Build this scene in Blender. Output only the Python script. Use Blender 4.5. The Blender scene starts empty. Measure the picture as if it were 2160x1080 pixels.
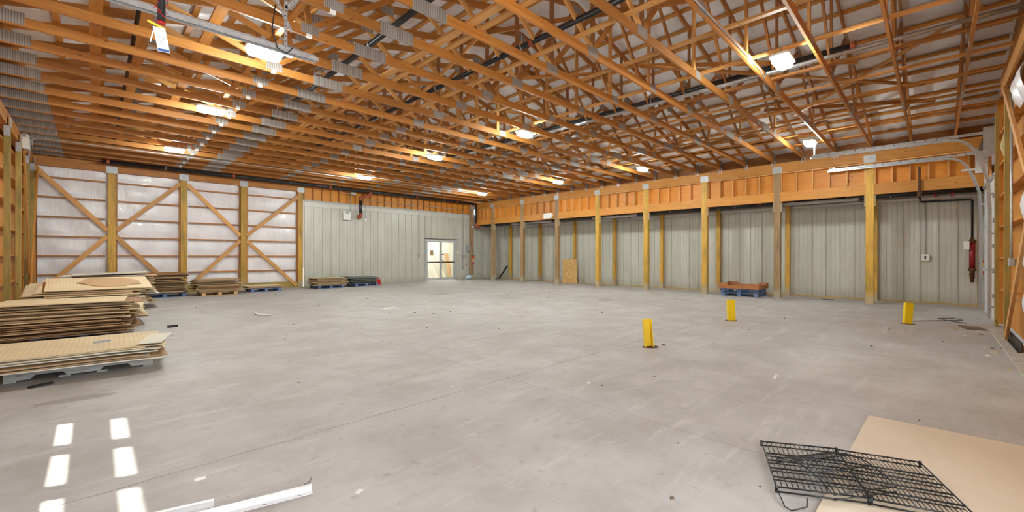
import bpy, math, random
from mathutils import Vector, Matrix
random.seed(7)
R = random.random
def U(a, b): return a + (b - a) * R()
sc = bpy.context.scene
col = sc.collection
# ------------------------------------------------------------------ camera
HC = 1.48
yaw, pitch, roll, FPX = 0.7826, -0.0006, 0.0025, 887.58
fw = Vector((math.sin(yaw)*math.cos(pitch), math.cos(yaw)*math.cos(pitch), math.sin(pitch)))
rt = fw.cross(Vector((0, 0, 1))).normalized()
up = rt.cross(fw)
r2 = rt*math.cos(roll) + up*math.sin(roll)
u2 = -rt*math.sin(roll) + up*math.cos(roll)
cd = bpy.data.cameras.new('camera'); cam = bpy.data.objects.new('camera', cd); col.objects.link(cam)
cd.sensor_width = 36; cd.lens = FPX/2160*36; cd.clip_end = 200; cd.clip_start = 0.05
M = Matrix((r2, u2, -fw)).transposed().to_4x4(); M.translation = Vector((0, 0, HC))
cam.matrix_world = M
sc.camera = cam
# ------------------------------------------------------------------ world, sun, exposure
w = bpy.data.worlds.new('world'); sc.world = w; w.use_nodes = True
bg = w.node_tree.nodes['Background']; bg.inputs[0].default_value = (0.75, 0.87, 1.0, 1); bg.inputs[1].default_value = 1.0
sd = bpy.data.lights.new('sun', 'SUN'); sun = bpy.data.objects.new('sun', sd); col.objects.link(sun)
sd.energy = 22; sd.angle = 0.012; sd.color = (1, 0.96, 0.9)
sun.rotation_euler = Vector((1, -0.47, -2)).to_track_quat('-Z', 'Y').to_euler()
def area(name, loc, d, sx, sy, e, c):
    a = bpy.data.lights.new(name, 'AREA'); a.shape = 'RECTANGLE'; a.size = sx; a.size_y = sy; a.energy = e; a.color = c
    o = bpy.data.objects.new(name, a); col.objects.link(o); o.location = loc
    o.rotation_euler = Vector(d).to_track_quat('-Z', 'Y').to_euler(); return o
DAY = area('added_daylight_fill', (0.95, -1.35, 2.1), (0, 1, 0.0), 3.8, 4.0, 300, (0.88, 0.95, 1.0))  # added area light standing in for daylight from behind the camera
LAMP_L = 262.0
sc.view_settings.view_transform = 'Standard'; sc.view_settings.look = 'None'
sc.view_settings.exposure = 0.1; sc.view_settings.gamma = 1; sc.view_settings.use_curve_mapping = False

# ------------------------------------------------------------------ materials
def lin(c):
    return tuple(((v/255)/12.92 if v/255 <= 0.04045 else ((v/255+0.055)/1.055)**2.4) for v in c) + (1,)
class NT:
    def __init__(s, name, rough=0.6, metal=0.0):
        s.m = bpy.data.materials.new(name); s.m.use_nodes = True; s.t = s.m.node_tree
        s.b = s.t.nodes['Principled BSDF']; s.b.inputs['Roughness'].default_value = rough; s.b.inputs['Metallic'].default_value = metal
    def n(s, typ, **k):
        nd = s.t.nodes.new(typ)
        for a, b in k.items():
            if a in nd.inputs: nd.inputs[a].default_value = b
            else: setattr(nd, a, b)
        return nd
    def l(s, a, b): s.t.links.new(a, b)
    def coords(s, kind='Object', scale=(1, 1, 1), rand=True):
        tc = s.n('ShaderNodeTexCoord'); mp = s.n('ShaderNodeMapping'); mp.inputs['Scale'].default_value = scale
        s.l(tc.outputs[kind], mp.inputs['Vector'])
        if rand:
            oi = s.n('ShaderNodeObjectInfo'); cx = s.n('ShaderNodeCombineXYZ'); mm = s.n('ShaderNodeMath', operation='MULTIPLY'); mm.inputs[1].default_value = 37.0
            s.l(oi.outputs['Random'], mm.inputs[0]); s.l(mm.outputs[0], cx.inputs[0]); s.l(mm.outputs[0], cx.inputs[1]); s.l(cx.outputs[0], mp.inputs['Location'])
        return mp.outputs[0]
    def noise(s, vec, scale, detail=4, rough=0.55):
        nd = s.n('ShaderNodeTexNoise'); nd.inputs['Scale'].default_value = scale; nd.inputs['Detail'].default_value = detail; nd.inputs['Roughness'].default_value = rough
        s.l(vec, nd.inputs['Vector']); return nd.outputs['Fac']
    def ramp(s, fac, stops):
        nd = s.n('ShaderNodeValToRGB'); e = nd.color_ramp.elements
        while len(e) < len(stops): e.new(0.5)
        for el, (p, c) in zip(e, stops): el.position = p; el.color = c
        s.l(fac, nd.inputs[0]); return nd.outputs[0]
    def mix(s, fac, a, b, typ='MIX'):
        nd = s.n('ShaderNodeMix', data_type='RGBA', blend_type=typ)
        for src, i in ((fac, 0), (a, 6), (b, 7)):
            if isinstance(src, (int, float)): nd.inputs[i].default_value = src
            elif isinstance(src, tuple): nd.inputs[i].default_value = src
            else: s.l(src, nd.inputs[i])
        return nd.outputs[2]
    def math(s, op, a, b=None):
        nd = s.n('ShaderNodeMath', operation=op)
        for i, v in enumerate((a, b)):
            if v is None: continue
            if isinstance(v, (int, float)): nd.inputs[i].default_value = v
            else: s.l(v, nd.inputs[i])
        return nd.outputs[0]
    def bump(s, h, st=0.3, d=0.01):
        nd = s.n('ShaderNodeBump'); nd.inputs['Strength'].default_value = st; nd.inputs['Distance'].default_value = d
        s.l(h, nd.inputs['Height']); s.l(nd.outputs[0], s.b.inputs['Normal'])
    def base(s, c):
        if isinstance(c, tuple): s.b.inputs['Base Color'].default_value = c
        else: s.l(c, s.b.inputs['Base Color'])
BW = [(0, (0, 0, 0, 1)), (1, (1, 1, 1, 1))]
def wood(name, c1, c2, dark, rough=0.55, knots=True, var=0.18, stain=None, foot=None):
    t = NT(name, rough)
    v = t.coords('UV', (1.2, 14, 1)); g = t.noise(v, 1.6, 6, 0.6)
    c = t.ramp(g, [(0.25, c2), (0.62, c1)])
    v2 = t.coords('UV', (0.35, 1.0, 1)); b = t.noise(v2, 1.5, 2)
    c = t.mix(t.ramp(b, [(0.45, (0, 0, 0, 1)), (0.7, (1, 1, 1, 1))]), c, t.mix(0.5, c, c2))
    if stain:
        v4 = t.coords('UV', (0.8, 4.0, 1)); s_ = t.noise(v4, 1.3, 4)
        c = t.mix(t.ramp(s_, [(0.5, (0, 0, 0, 1)), (0.72, (1, 1, 1, 1))]), c, stain)
    if knots:
        v3 = t.coords('UV', (3.0, 9.0, 1)); vo = t.n('ShaderNodeTexVoronoi'); vo.inputs['Scale'].default_value = 1.0; t.l(v3, vo.inputs['Vector'])
        k = t.ramp(vo.outputs['Distance'], [(0.05, (1, 1, 1, 1)), (0.14, (0, 0, 0, 1))])
        sel = t.ramp(vo.outputs['Color'], [(0.52, (0, 0, 0, 1)), (0.56, (1, 1, 1, 1))])
        c = t.mix(t.math('MULTIPLY', k, sel), c, dark)
    if foot:
        vf = t.coords('Object', (1, 1, 1), False); sf = t.n('ShaderNodeSeparateXYZ'); t.l(vf, sf.inputs[0])
        zz = t.math('ADD', sf.outputs[2], t.math('MULTIPLY', t.noise(vf, 6, 4), 0.5))
        c = t.mix(t.ramp(zz, [(0.42, (0.8, 0.8, 0.8, 1)), (0.66, (0, 0, 0, 1))]), c, foot)
    oi = t.n('ShaderNodeObjectInfo'); hv = t.n('ShaderNodeHueSaturation')
    t.l(t.math('ADD', t.math('MULTIPLY', oi.outputs['Random'], var*2), 1-var), hv.inputs['Value']); t.l(c, hv.inputs['Color'])
    t.base(hv.outputs[0]); t.bump(g, 0.15, 0.004); return t.m
MT = {}
MT['spruce'] = wood('spruce', lin((184, 124, 56)), lin((156, 96, 38)), lin((110, 58, 20)))
MT['spruce_light'] = wood('spruce_light', lin((218, 166, 100)), lin((198, 138, 72)), lin((140, 78, 34)))
MT['spruce_header'] = wood('spruce_header', lin((206, 146, 66)), lin((186, 118, 44)), lin((130, 66, 24)))
MT['spruce_brown'] = wood('spruce_brown', lin((168, 116, 68)), lin((140, 90, 48)), lin((90, 52, 26)))
MT['treated'] = wood('treated', lin((212, 168, 70)), lin((178, 134, 50)), lin((104, 70, 26)), stain=lin((150, 128, 56)), foot=lin((176, 164, 138)))
MT['sill'] = wood('sill', lin((190, 164, 110)), lin((160, 136, 84)), lin((104, 80, 46)))
MT['treated_green'] = wood('treated_green', lin((178, 152, 80)), lin((146, 124, 58)), lin((84, 66, 28)), stain=lin((116, 106, 58)))
MT['weathered'] = wood('weathered', lin((168, 138, 98)), lin((138, 110, 76)), lin((78, 58, 38)), stain=lin((120, 104, 80)), foot=lin((176, 166, 146)))
MT['plywood'] = wood('plywood', lin((214, 150, 64)), lin((198, 128, 46)), lin((150, 80, 30)), 0.5)
MT['infill_ply'] = wood('infill_ply', lin((214, 144, 52)), lin((198, 122, 36)), lin((130, 70, 26)), 0.5)
MT['pallet_grey'] = wood('pallet_grey', lin((172, 174, 172)), lin((140, 142, 142)), lin((90, 84, 76)), 0.8, stain=lin((196, 198, 196)))
MT['pallet_wood'] = wood('pallet_wood', lin((206, 168, 118)), lin((178, 136, 88)), lin((110, 76, 40)), 0.7)
MT['collar_wood'] = wood('collar_wood', lin((178, 116, 70)), lin((150, 88, 50)), lin((90, 50, 26)), 0.7)
MT['pallet_blue'] = wood('pallet_blue', lin((106, 128, 166)), lin((78, 100, 140)), lin((46, 58, 88)), 0.75, knots=False, stain=lin((120, 138, 168)))
def plain(name, c, rough=0.5, metal=0.0, var=0.25, sc_=3.0, bump=0.0):
    t = NT(name, rough, metal); v = t.coords('Object'); g = t.noise(v, sc_, 5)
    d = tuple(x*(1-var) for x in c[:3]) + (1,)
    t.base(t.ramp(g, [(0.3, d), (0.65, c)]))
    if bump: t.bump(t.noise(v, sc_*6, 3), bump, 0.004)
    return t.m
MT['galv'] = plain('galvanised_steel', lin((198, 201, 204)), 0.38, 0.5, 0.25, 14)
MT['galv_dull'] = plain('dull_steel', lin((190, 192, 194)), 0.5, 0.4, 0.2, 10)
MT['track_white'] = plain('painted_channel', lin((226, 226, 226)), 0.4, 0.1, 0.06, 8)
MT['black_pipe'] = plain('black_pipe', lin((38, 38, 40)), 0.35, 0.0, 0.3, 5)
MT['orange_fit'] = plain('orange_coupling', lin((170, 84, 54)), 0.5, 0, 0.3, 20)
MT['red'] = plain('red_paint', lin((196, 28, 30)), 0.35, 0, 0.15, 12)
MT['dark_red'] = plain('dark_red_paint', lin((150, 30, 36)), 0.45, 0, 0.25, 12)
MT['white_plastic'] = plain('white_plastic', lin((232, 231, 224)), 0.4, 0, 0.05, 6)
MT['grey_box'] = plain('grey_box', lin((168, 172, 176)), 0.45, 0.2, 0.12, 9)
MT['dark'] = plain('dark_plastic', lin((40, 38, 36)), 0.5, 0, 0.3, 9)
MT['brown_bar'] = plain('brown_bar', lin((70, 52, 36)), 0.4, 0.2, 0.1, 9)
MT['brass'] = plain('brass', lin((170, 120, 60)), 0.35, 0.8, 0.1, 9)
MT['shelf_wire'] = plain('black_wire', lin((34, 36, 38)), 0.35, 0.2, 0.3, 20)
MT['frame_alu'] = plain('door_aluminium', lin((196, 200, 202)), 0.35, 0.3, 0.06, 5)
MT['paper'] = plain('paper', lin((240, 240, 236)), 0.8, 0, 0.03, 5)
MT['blue_print'] = plain('blue_print', lin((60, 100, 160)), 0.7, 0, 0.05, 5)
MT['yellow_strap'] = plain('yellow_strap', lin((228, 204, 40)), 0.6, 0, 0.1, 9)
MT['grout'] = plain('concrete_curb', lin((186, 178, 166)), 0.9, 0, 0.3, 8, 0.6)
MT['bag'] = plain('blue_white_bag', lin((200, 220, 236)), 0.5, 0, 0.25, 12)
MT['stone'] = plain('brown_chip', lin((120, 104, 86)), 0.9, 0, 0.4, 30)
MT['chip_white'] = plain('white_chip', lin((226, 224, 218)), 0.8, 0, 0.1, 20)
MT['rust'] = plain('rust', lin((110, 74, 52)), 0.9, 0.2, 0.5, 30)
MT['darkboard'] = plain('charcoal_board', lin((104, 112, 108)), 0.6, 0, 0.3, 4)
MT['foam'] = plain('insulation_tuft', lin((206, 190, 140)), 0.95, 0, 0.3, 20)
MT['trim_grey'] = plain('trim_grey', lin((206, 206, 198)), 0.45, 0.1, 0.06, 3)
MT['clear'] = None
# connector plate: punched steel, fine vertical ribs
t = NT('connector_plate', 0.5, 0.35); tc = t.coords('Object', (1, 1, 1), False)
wv = t.n('ShaderNodeTexWave', wave_type='BANDS', bands_direction='X'); wv.inputs['Scale'].default_value = 11.0; t.l(tc, wv.inputs['Vector'])
t.base(t.ramp(wv.outputs['Fac'], [(0.25, lin((132, 124, 116))), (0.6, lin((176, 170, 164)))])); MT['plate'] = t.m
# floor
t = NT('concrete', 0.62); v = t.coords('Object', (1, 1, 1), False)
n1 = t.noise(v, 0.22, 5, 0.6); n2 = t.noise(v, 1.3, 8, 0.65); n3 = t.noise(v, 9, 8, 0.7)
vs = t.coords('Object', (0.5, 3.0, 1), False); n4 = t.noise(vs, 1.5, 7, 0.7)
c = t.ramp(n1, [(0.3, lin((166, 161, 156))), (0.7, lin((189, 186, 183)))])
c = t.mix(t.ramp(n2, [(0.38, (0.65, 0.65, 0.65, 1)), (0.60, (0, 0, 0, 1))]), c, lin((148, 140, 133)))
c = t.mix(t.ramp(n4, [(0.54, (0, 0, 0, 1)), (0.70, (0.6, 0.6, 0.6, 1))]), c, lin((198, 195, 191)))
c = t.mix(t.ramp(n3, [(0.30, (0.75, 0.75, 0.75, 1)), (0.42, (0, 0, 0, 1))]), c, lin((136, 130, 124)))
sx = t.n('ShaderNodeSeparateXYZ'); t.l(v, sx.inputs[0])
wob = t.math('MULTIPLY', t.math('SUBTRACT', t.noise(v, 2.5, 6, 0.7), 0.5), 0.09)
def line(ax, p, wd, st):
    d = t.math('ABSOLUTE', t.math('SUBTRACT', t.math('ADD', sx.outputs[ax], wob), p))
    return t.math('MULTIPLY', t.math('LESS_THAN', d, wd), st)
for ax, p, wd, st in ((1, 3.64, 0.006, 0.55), (0, 3.55, 0.005, 0.35), (1, 9.7, 0.006, 0.4), (0, 9.6, 0.006, 0.3), (1, 15.6, 0.006, 0.3)):
    c = t.mix(line(ax, p, wd, st), c, lin((84, 76, 70)))
# dark oily patches with a shape of their own
for px, py, ra, rb_, ang, st in ((-0.11, 6.2, 0.42, 0.13, -0.12, 0.55), (9.4, 13.5, 0.5, 0.3, 0, 0.35), (5.9, 11.3, 0.3, 0.25, 0, 0.3), (12.3, 7.9, 0.9, 0.35, 0.5, 0.3), (16.4, 0.4, 0.8, 0.4, 0.1, 0.3)):
    mp = t.n('ShaderNodeMapping', vector_type='TEXTURE'); mp.inputs['Location'].default_value = (px, py, 0); mp.inputs['Rotation'].default_value = (0, 0, ang); mp.inputs['Scale'].default_value = (ra, rb_, 1)
    t.l(v, mp.inputs['Vector']); ln = t.n('ShaderNodeVectorMath', operation='LENGTH'); t.l(mp.outputs[0], ln.inputs[0])
    dd = t.math('ADD', ln.outputs['Value'], t.math('MULTIPLY', n2, 0.5))
    c = t.mix(t.ramp(dd, [(0.95, (st, st, st, 1)), (1.2, (0, 0, 0, 1))]), c, lin((122, 112, 102)))
t.base(c); t.bump(n3, 0.12, 0.004)
t.l(t.ramp(n2, [(0.3, (0.5, 0.5, 0.5, 1)), (0.7, (0.72, 0.72, 0.72, 1))]), t.b.inputs['Roughness'])
MT['concrete'] = t.m
# vapour barrier: glossy white wrinkled sheet
def poly(name, c1, c2):
    t = NT(name, 0.32); v = t.coords('Object', (1, 1, 0.35)); n = t.noise(v, 2.2, 5, 0.6); nf = t.noise(v, 9, 3)
    t.base(t.ramp(n, [(0.3, c2), (0.7, c1)])); t.bump(t.math('ADD', n, t.math('MULTIPLY', nf, 0.25)), 0.55, 0.06)
    t.b.inputs['Coat Weight'].default_value = 0.15; return t.m
MT['poly'] = poly('vapour_barrier', lin((242, 240, 243)), lin((224, 222, 226)))
MT['poly_roof'] = poly('roof_barrier', lin((246, 246, 248)), lin((228, 228, 232)))
# siding
t = NT('metal_siding', 0.42, 0.15); v = t.coords('Object', (1.0, 1.0, 0.22), False); n = t.noise(v, 2.6, 6, 0.65)
v5 = t.coords('Object', (1, 1, 0.6), False); sp = t.noise(v5, 7, 8, 0.8)
c = t.ramp(n, [(0.3, lin((186, 186, 174))), (0.7, lin((204, 204, 194)))])
c = t.mix(t.ramp(sp, [(0.28, (0.6, 0.6, 0.6, 1)), (0.36, (0, 0, 0, 1))]), c, lin((140, 134, 116)))
sx = t.n('ShaderNodeSeparateXYZ'); t.l(v5, sx.inputs[0])
gr = t.math('MULTIPLY', t.ramp(sx.outputs[2], [(0.0, (0.55, 0.55, 0.55, 1)), (0.25, (0, 0, 0, 1))]), t.ramp(n, [(0.35, (0, 0, 0, 1)), (0.6, (1, 1, 1, 1))]))
c = t.mix(gr, c, lin((140, 128, 96)))
t.base(c); MT['siding'] = t.m
# osb
t = NT('osb', 0.7); v = t.coords('Object'); vo = t.n('ShaderNodeTexVoronoi'); vo.inputs['Scale'].default_value = 26; t.l(v, vo.inputs['Vector'])
t.base(t.ramp(vo.outputs['Color'], [(0.1, lin((170, 128, 70))), (0.5, lin((206, 164, 100))), (0.9, lin((226, 190, 130)))])); MT['osb'] = t.m
# sheet goods, faint pegboard / flute stripes as surface pattern
def sheetm(name, c, stripe):
    t = NT(name, 0.75); v = t.coords('Object', (1, 1, 1)); n = t.noise(v, 2, 5)
    d = tuple(x*0.84 for x in c[:3]) + (1,)
    cc = t.ramp(n, [(0.3, d), (0.7, c)])
    if stripe:
        vv = t.coords('Object', (1, 1, 1), False)
        wv = t.n('ShaderNodeTexWave', wave_type='BANDS', bands_direction='X'); wv.inputs['Scale'].default_value = 6.5; t.l(vv, wv.inputs['Vector'])
        cc = t.mix(t.ramp(wv.outputs['Fac'], [(0.1, (0.35, 0.35, 0.35, 1)), (0.3, (0, 0, 0, 1))]), cc, tuple(x*0.62 for x in c[:3]) + (1,))
    oi = t.n('ShaderNodeObjectInfo'); hv = t.n('ShaderNodeHueSaturation')
    t.l(t.math('ADD', t.math('MULTIPLY', oi.outputs['Random'], 0.3), 0.82), hv.inputs['Value']); t.l(cc, hv.inputs['Color'])
    t.base(hv.outputs[0]); return t.m
MT['card_a'] = sheetm('striped_cardboard', lin((226, 204, 164)), True)
MT['card_b'] = sheetm('brown_cardboard', lin((196, 160, 118)), False)
MT['card_c'] = sheetm('dark_cardboard', lin((148, 112, 76)), False)
MT['card_w'] = sheetm('pale_board', lin((232, 226, 208)), False)
MT['card_g'] = sheetm('green_grey_sheet', lin((132, 138, 128)), False)
MT['tanboard'] = None
t = NT('tan_board', 0.6); v = t.coords('Object'); n = t.noise(v, 1.2, 6, 0.6); sp = t.noise(v, 18, 6, 0.8)
c = t.ramp(n, [(0.3, lin((202, 186, 162))), (0.7, lin((214, 199, 178)))])
c = t.mix(t.ramp(sp, [(0.26, (0.7, 0.7, 0.7, 1)), (0.33, (0, 0, 0, 1))]), c, lin((170, 150, 124))); t.base(c); MT['tanboard'] = t.m
# chipped yellow paint
t = NT('yellow_paint', 0.45); v = t.coords('Object'); n = t.noise(v, 9, 6, 0.7)
t.base(t.mix(t.ramp(n, [(0.66, (0, 0, 0, 1)), (0.68, (1, 1, 1, 1))]), lin((246, 212, 16)), lin((96, 72, 40)))); MT['yellow'] = t.m
def emis(name, c, s):
    m = bpy.data.materials.new(name); m.use_nodes = True; b = m.node_tree.nodes['Principled BSDF']
    b.inputs['Base Color'].default_value = (0.9, 0.9, 0.9, 1); b.inputs['Emission Color'].default_value = c; b.inputs['Emission Strength'].default_value = s; return m
MT['lens'] = emis('lamp_lens', (0.92, 0.98, 0.95, 1), LAMP_L)
MT['tube'] = emis('back_room_tube', (1, 0.97, 0.9, 1), 60)
# glass
m = bpy.data.materials.new('clear_glass'); m.use_nodes = True; nt = m.node_tree; nt.nodes.clear()
o_ = nt.nodes.new('ShaderNodeOutputMaterial'); a_ = nt.nodes.new('ShaderNodeBsdfTransparent'); b_ = nt.nodes.new('ShaderNodeBsdfGlossy'); b_.inputs['Roughness'].default_value = 0.03
x_ = nt.nodes.new('ShaderNodeMixShader'); x_.inputs[0].default_value = 0.1; a_.inputs[0].default_value = (0.96, 0.98, 0.97, 1)
nt.links.new(a_.outputs[0], x_.inputs[1]); nt.links.new(b_.outputs[0], x_.inputs[2]); nt.links.new(x_.outputs[0], o_.inputs[0]); MT['clear'] = m

# ------------------------------------------------------------------ mesh helpers
class MB:
    def __init__(s): s.v = []; s.f = []; s.uv = []; s.mi = []; s.mats = []; s.cur = 0; s.smooth = []
    def mat(s, name):
        if name not in s.mats: s.mats.append(name)
        s.cur = s.mats.index(name); return s
    def face(s, pts, uvs, smooth=False):
        b = len(s.v); s.v += [tuple(p) for p in pts]; s.f.append(tuple(range(b, b+len(pts)))); s.uv += uvs; s.mi.append(s.cur); s.smooth.append(smooth)
    def obox(s, c, ax, ay, az, lx, ly, lz, taper=1.0):
        """box centred c with unit axes; grain along ax"""
        c = Vector(c); P = {}
        for i in (-1, 1):
            for j in (-1, 1):
                for k in (-1, 1):
                    P[i, j, k] = c + ax*(i*lx/2) + ay*(j*ly/2) + az*(k*lz/2)
        b = len(s.v); idx = {}
        for q in P: idx[q] = len(s.v); s.v.append(tuple(P[q]))
        F = [((-1,-1,-1),(-1,1,-1),(1,1,-1),(1,-1,-1)), ((-1,-1,1),(1,-1,1),(1,1,1),(-1,1,1)),
             ((-1,-1,-1),(1,-1,-1),(1,-1,1),(-1,-1,1)), ((-1,1,-1),(-1,1,1),(1,1,1),(1,1,-1)),
             ((-1,-1,-1),(-1,-1,1),(-1,1,1),(-1,1,-1)), ((1,-1,-1),(1,1,-1),(1,1,1),(1,-1,1))]
        for n, fc in enumerate(F):
            s.f.append(tuple(idx[q] for q in fc)); s.mi.append(s.cur); s.smooth.append(False)
            for q in fc:
                if n < 2: s.uv.append((q[0]*lx/2, q[1]*ly/2 + (0.7 if n else 0)))
                elif n < 4: s.uv.append((q[0]*lx/2, q[2]*lz/2 + 1.9))
                else: s.uv.append((q[1]*ly/2*0.2, q[2]*lz/2))
        return s
    def box(s, x0, x1, y0, y1, z0, z1, grain=None):
        l = (x1-x0, y1-y0, z1-z0); g = grain if grain is not None else max(range(3), key=lambda i: l[i])
        A = [Vector((1, 0, 0)), Vector((0, 1, 0)), Vector((0, 0, 1))]; o = [g, (g+1) % 3, (g+2) % 3]
        return s.obox(((x0+x1)/2, (y0+y1)/2, (z0+z1)/2), A[o[0]], A[o[1]], A[o[2]], l[o[0]], l[o[1]], l[o[2]])
    def beam(s, p0, p1, wd, dp, side=(0, 1, 0)):
        """board from p0 to p1; dp measured along `side`, wd across"""
        p0, p1 = Vector(p0), Vector(p1); ax = (p1-p0); L = ax.length; ax.normalize()
        sd_ = Vector(side); sd_ = (sd_ - ax*sd_.dot(ax)).normalized(); a2 = ax.cross(sd_)
        return s.obox((p0+p1)/2, ax, a2, sd_, L, wd, dp)
    def tube(s, pts, r, n=8, cap=True):
        pts = [Vector(p) for p in pts]; rings = []
        prev = None
        for i, p in enumerate(pts):
            d = (pts[min(i+1, len(pts)-1)] - pts[max(i-1, 0)]).normalized()
            ref = Vector((0, 0, 1)) if abs(d.z) < 0.9 else Vector((1, 0, 0))
            if prev is None: a = d.cross(ref).normalized()
            else: a = (prev - d*prev.dot(d)).normalized()
            prev = a; b = d.cross(a); rr = r[i] if isinstance(r, (list, tuple)) else r
            base = len(s.v)
            for k in range(n):
                th = 2*math.pi*k/n; s.v.append(tuple(p + a*math.cos(th)*rr + b*math.sin(th)*rr))
            rings.append(base)
        for i in range(len(rings)-1):
            for k in range(n):
                k2 = (k+1) % n; s.f.append((rings[i]+k, rings[i]+k2, rings[i+1]+k2, rings[i+1]+k)); s.mi.append(s.cur); s.smooth.append(True)
                s.uv += [(i, k/n), (i, (k+1)/n), (i+1, (k+1)/n), (i+1, k/n)]
        if cap:
            for rg, rev in ((rings[0], True), (rings[-1], False)):
                q = [rg+k for k in range(n)]; q = q[::-1] if rev else q
                s.f.append(tuple(q)); s.mi.append(s.cur); s.smooth.append(False); s.uv += [(0, 0)]*n
        return s
    def prism(s, poly, a, b, ext):
        """extrude 2D polygon (list of 3D points) by vector ext"""
        pts = [Vector(p) for p in poly]; e = Vector(ext); n = len(pts); base = len(s.v)
        s.v += [tuple(p) for p in pts] + [tuple(p+e) for p in pts]
        s.f.append(tuple(range(base+n-1, base-1, -1))); s.f.append(tuple(range(base+n, base+2*n))); s.mi += [s.cur]*2; s.smooth += [False]*2
        s.uv += [(pts[i][a], pts[i][b]) for i in range(n-1, -1, -1)] + [(pts[i][a], pts[i][b]) for i in range(n)]
        for i in range(n):
            j = (i+1) % n; s.f.append((base+i, base+j, base+n+j, base+n+i)); s.mi.append(s.cur); s.smooth.append(False)
            s.uv += [(pts[i][a], 0), (pts[j][a], 0), (pts[j][a], 0.1), (pts[i][a], 0.1)]
        return s
    def build(s, name, parent=None, mat=None, origin=None):
        vs = [Vector(v) for v in s.v]
        lo = Vector([min(v[i] for v in vs) for i in range(3)]); hi = Vector([max(v[i] for v in vs) for i in range(3)])
        o = Vector(origin) if origin is not None else Vector(((lo.x+hi.x)/2, (lo.y+hi.y)/2, lo.z))
        me = bpy.data.meshes.new(name); me.from_pydata([tuple(v-o) for v in vs], [], s.f)
        ul = me.uv_layers.new(name='UVMap')
        flat = [x for uv in s.uv for x in uv]; ul.data.foreach_set('uv', flat)
        names = s.mats or [mat]
        if mat and not s.mats: names = [mat]
        for nm in names: me.materials.append(MT[nm])
        me.polygons.foreach_set('material_index', s.mi); me.polygons.foreach_set('use_smooth', s.smooth); me.update()
        ob = bpy.data.objects.new(name, me); col.objects.link(ob)
        if parent is not None:
            ob.parent = parent; ob.location = o - wloc(parent)
        else: ob.location = o
        return ob
def wloc(o):
    l = Vector(o.location)
    while o.parent: o = o.parent; l += Vector(o.location)
    return l
def tag(o, label, cat, group=None, kind=None):
    if label: o['label'] = label
    if cat: o['category'] = cat
    if group: o['group'] = group
    if kind: o['kind'] = kind
    return o
def thing(name, label, cat, loc, group=None):
    o = bpy.data.objects.new(name, None); col.objects.link(o); o.location = loc; o.empty_display_size = 0.1
    return tag(o, label, cat, group)
def struct(o, label=None):
    o['kind'] = 'structure'
    if label: o['label'] = label
    return o
def one(name, mat, fn, label, cat, group=None):
    m = MB(); m.mat(mat); fn(m); return tag(m.build(name), label, cat, group)
def copy_tree(o, parent=None):
    c = o.copy(); col.objects.link(c)
    if parent is not None: c.parent = parent
    for ch in list(o.children): copy_tree(ch, c)
    return c
ORD_ = ['zeroth', 'first', 'second', 'third', 'fourth', 'fifth', 'sixth', 'seventh', 'eighth', 'ninth', 'tenth', 'eleventh', 'twelfth', 'thirteenth',
       'fourteenth', 'fifteenth', 'sixteenth', 'seventeenth', 'eighteenth', 'nineteenth', 'twentieth']
ORD = ORD_ + ['%s-%s' % (t_, ORD_[u]) if u else w_ for t_, w_ in (('twenty', 'twentieth'), ('thirty', 'thirtieth'), ('forty', 'fortieth')) for u in range(10)][1:]
X0, XW, XS, D, YN = -1.43, 17.21, 18.8, 20.87, -1.12   # left wall, post row, lean-to siding, back wall, near wall
ZC = 4.80
PW = 0.19
XM = (X0+XW)/2
# ------------------------------------------------------------------ setting: floor, walls, roof
m = MB(); m.mat('concrete'); m.box(X0-0.35, XS+0.3, -1.02, D+0.25, -0.2, 0.0, 0); struct(m.build('floor', origin=(0, 0, 0)), 'grey stained concrete floor slab with saw-cut joints')
m = MB(); m.mat('grout'); m.box(-40, 60, -40, 60, -0.32, -0.21, 0); struct(m.build('ground', origin=(0, 0, 0)))
# left wall: plywood skin with doorway for the overhead door
m = MB(); m.mat('plywood')
DY0, DY1, DZ = 2.0, 6.3, 4.1
XL = X0-0.22
for y0, y1, z0, z1 in ((DY1, D+0.2, 0, 5.3), (-1.2, DY0, 0, 5.3), (DY0, DY1, DZ, 5.3)):
    y = y0
    m.box(XL-0.04, XL, y0, y1, z0, z1, 2)
struct(m.build('wall_left'), 'orange plywood skin behind the girts of the left wall')
m = MB(); m.mat('poly')
def bulged(m, P0, ux, uz, lx, zs, nrm, amp=0.035, nx=14):
    """sheet bulging between girt heights zs"""
    P0, ux, nrm = Vector(P0), Vector(ux), Vector(nrm)
    rows = []
    for a, b in zip(zs[:-1], zs[1:]):
        for k in range(6): rows.append((a + (b-a)*k/6, math.sin(math.pi*k/6)))
    rows.append((zs[-1], 0))
    n0 = len(m.v)
    for z, s_ in rows:
        for i in range(nx+1):
            t_ = i/nx; q = P0 + ux*lx*t_ + Vector((0, 0, z)) + nrm*(amp*s_*(0.7+0.5*math.sin(t_*9+z*3)))
            m.v.append(tuple(q))
    for j in range(len(rows)-1):
        for i in range(nx):
            a = n0 + j*(nx+1)+i; m.f.append((a, a+1, a+nx+2, a+nx+1)); m.mi.append(m.cur); m.smooth.append(True)
            m.uv += [(0, 0), (1, 0), (1, 1), (0, 1)]
GZ = [0.12, 0.80, 1.44, 2.10, 2.76, 3.42, 4.08, 4.75]
bx = [X0+0.1, 0.46, 2.52, 4.55, 6.84]
for a, b in zip(bx[:-1], bx[1:]):
    bulged(m, (a, D+0.165, 0), (1, 0, 0), None, b-a, GZ, (0, -1, 0), 0.05)
struct(m.build('wall_back_insulated'), 'white vapour barrier over insulation between the timber girts of the back wall')
m = MB(); m.mat('plywood'); m.box(X0-0.3, 7.0, D+0.22, D+0.26, -0.1, 5.0, 2)
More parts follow.
